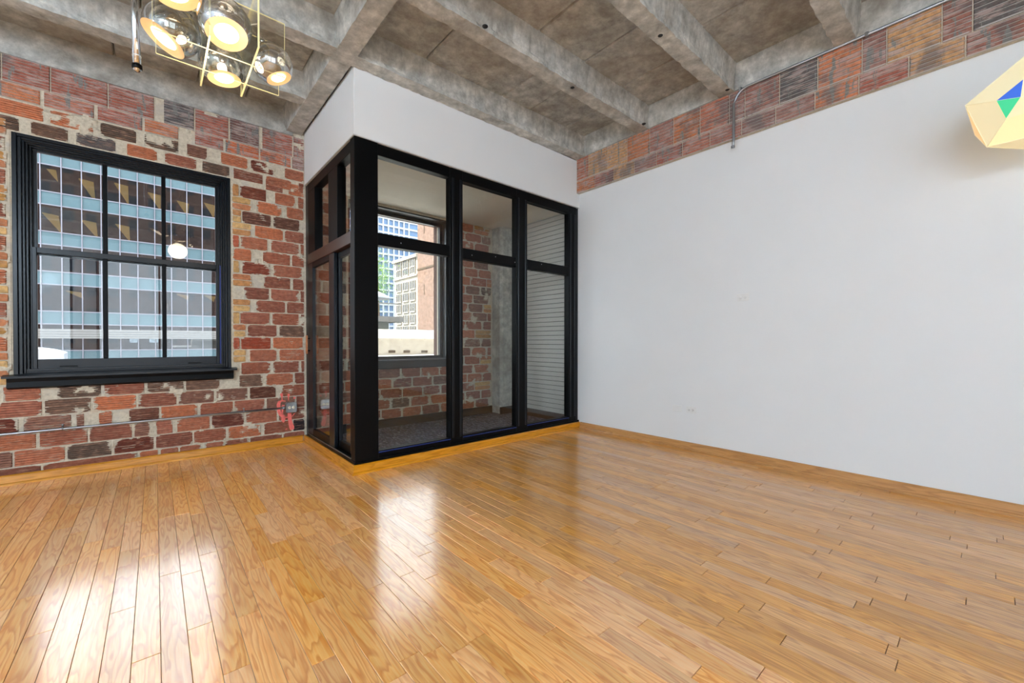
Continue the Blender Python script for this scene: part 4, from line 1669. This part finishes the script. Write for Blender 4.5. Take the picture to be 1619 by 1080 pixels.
# cream stone block and the brick party wall, faces at x = 64
cb = tag(empty('stone_building', (64, 128, -12)), 'cream stone office building with a cornice and three window bays', 'building')
MB().box(64.3, 90, 120.3, 137.5, -12, 30).build('wall', 'ext_cream', cb)
MB().box(63.4, 90, 120.3, 138, 28.6, 29.6).build('cornice', 'ext_cream', cb)
MB().box(63.7, 66, 120.3, 137.5, 22.6, 23.1).build('string_course', 'ext_cream', cb)
for r in range(12):
    z0 = 26.0 if r == 0 else 22.35 - 3.72 * r if r > 1 else 23.6
    hgt = (2.7, 1.9)[r] if r < 2 else 2.6
    if r >= 2:
        z0 = 18.65 - 3.72 * (r - 2)
    if z0 < -8:
        continue
    for (ya, yb) in ((122.1, 125.5), (126.9, 130.6), (132.0, 135.5)):
        fr = MB().box(64.0, 64.32, ya, yb, z0, z0 + hgt).build('window', 'ext_dark', cb)
        for q in (0, 1, 2, 3):
            yy = ya + (yb - ya) * q / 3
            MB().box(63.9, 64.01, yy - 0.14, yy + 0.14, z0, z0 + hgt).build('window_mullion', 'ext_cream', fr)
        MB().box(63.8, 64.05, ya - 0.2, yb + 0.2, z0 - 0.35, z0).build('window_sill', 'ext_cream', fr)
bb = tag(empty('brick_building', (64, 105, -12)), 'tall blank brick party wall beside the cream stone building', 'building')
MB().box(64, 90, 88, 120.2, -12, 43).build('wall', 'ext_brick', bb)
MB().box(63.8, 64.02, 88, 120.2, 24.0, 24.6).build('ledge', 'bark', bb)
for z0 in (16.0, 35.2):
    MB().box(63.9, 64.01, 115.7, 116.0, z0, z0 + 3.2).build('wall_anchor', 'bark', bb)

# pale glass tower
tw = tag(empty('glass_tower', (70, 160, -12)), 'pale blue glass high-rise tower with white floor bands', 'building')
MB().box(57, 110, 170.5, 200, -12, 62).build('glazing', 'tower_glass', tw)
for k in range(23):
    z = -11 + 3.1 * k
    MB().box(56.5, 110, 169.9, 170.6, z, z + 0.75).build('floor_band', 'tower_white', tw)
for x in [57.2 + 2.4 * i for i in range(13)]:
    MB().box(x, x + 0.5, 169.8, 170.7, -12, 62).build('pier', 'tower_white', tw)

# roof terrace shelter with an umbrella, and a tree
ts = tag(empty('roof_shelter', (16.0, 32, -4)), 'small grey green roof shelter with a flat ledge', 'shelter')
p = aty(604, 500, 34)
MB().box(p.x - 3.0, p.x + 0.6, 34, 37, -8, 2.9).build('post', 'green_post', ts)
MB().box(p.x - 3.4, p.x + 1.6, 33.2, 37.6, 2.9, 3.35).build('ledge', 'ext_band', ts)
MB().box(p.x - 3.2, p.x + 1.5, 33.3, 33.35, 4.4, 4.5).build('railing', 'ext_band', ts)
um = tag(empty('patio_umbrella', (p.x, 36, 3.35)), 'white patio umbrella on the roof terrace', 'umbrella')
MB().tube([(p.x - 0.2, 36, 3.35), (p.x - 0.2, 36, 5.9)], 0.04, 8).build('pole', 'ext_band', um)
prof = [(0.02, 6.05), (0.8, 5.65), (1.75, 5.2), (1.75, 5.05)]
MB().lathe(prof, (p.x - 0.2, 36, 0), (0, 0, 1), 8).build('canopy', 'tower_white', um)


def tree(px, label):
    rnd = random.Random(3)
    t = tag(empty('tree', (px.x, px.y, -12)), label, 'tree')
    MB().tube([(px.x, px.y, -12), (px.x + 0.1, px.y, 1.5), (px.x, px.y + 0.2, px.z + 1.0)], [0.25, 0.18, 0.05], 8).build('trunk', 'bark', t)
    vs, fs = [], []
    for i in range(2600):
        d = Vector((rnd.gauss(0, 0.75), rnd.gauss(0, 0.8), rnd.gauss(0, 1.5)))
        c = px + d
        a, b = Vector((rnd.uniform(-1, 1), rnd.uniform(-1, 1), rnd.uniform(-1, 1))).normalized(), Vector((rnd.uniform(-1, 1), rnd.uniform(-1, 1), rnd.uniform(-1, 1))).normalized()
        s = rnd.uniform(0.05, 0.10)
        n = len(vs)
        vs += [c - a * s, c + b * s * 0.6, c + a * s, c - b * s * 0.6]
        fs.append((n, n + 1, n + 2, n + 3))
    o = MB().add(vs, fs).build('foliage', 'leaf', t)
    tag(o, 'fresh green leaves', kind='stuff')


tree(aty(598, 438, 44), 'young green tree seen past the corner post')

# pale car-port roof at the foot of the office view
cr = tag(empty('white_canopy_roof', (-6.9, 50, -3)), 'white rounded canopy roof low in the sash window view', 'roof')
m = MB()
n = 14
vs, fs = [], []
pa, pb = aty(20, 556, 50), aty(104, 563, 50)
for i in range(n + 1):
    t = i / n
    x = pa.x + (pb.x - pa.x) * t
    z = pa.z + 0.25 - 0.45 * t ** 3
    vs += [(x, 49.2, z - 1.4), (x, 49.2, z), (x, 51, z + 0.1), (x, 51, z - 1.4)]
for i in range(n):
    for j in range(3):
        fs.append((i * 4 + j, i * 4 + 4 + j, i * 4 + 5 + j, i * 4 + 1 + j))
m.add(vs, fs).build('canopy', 'tower_white', cr)
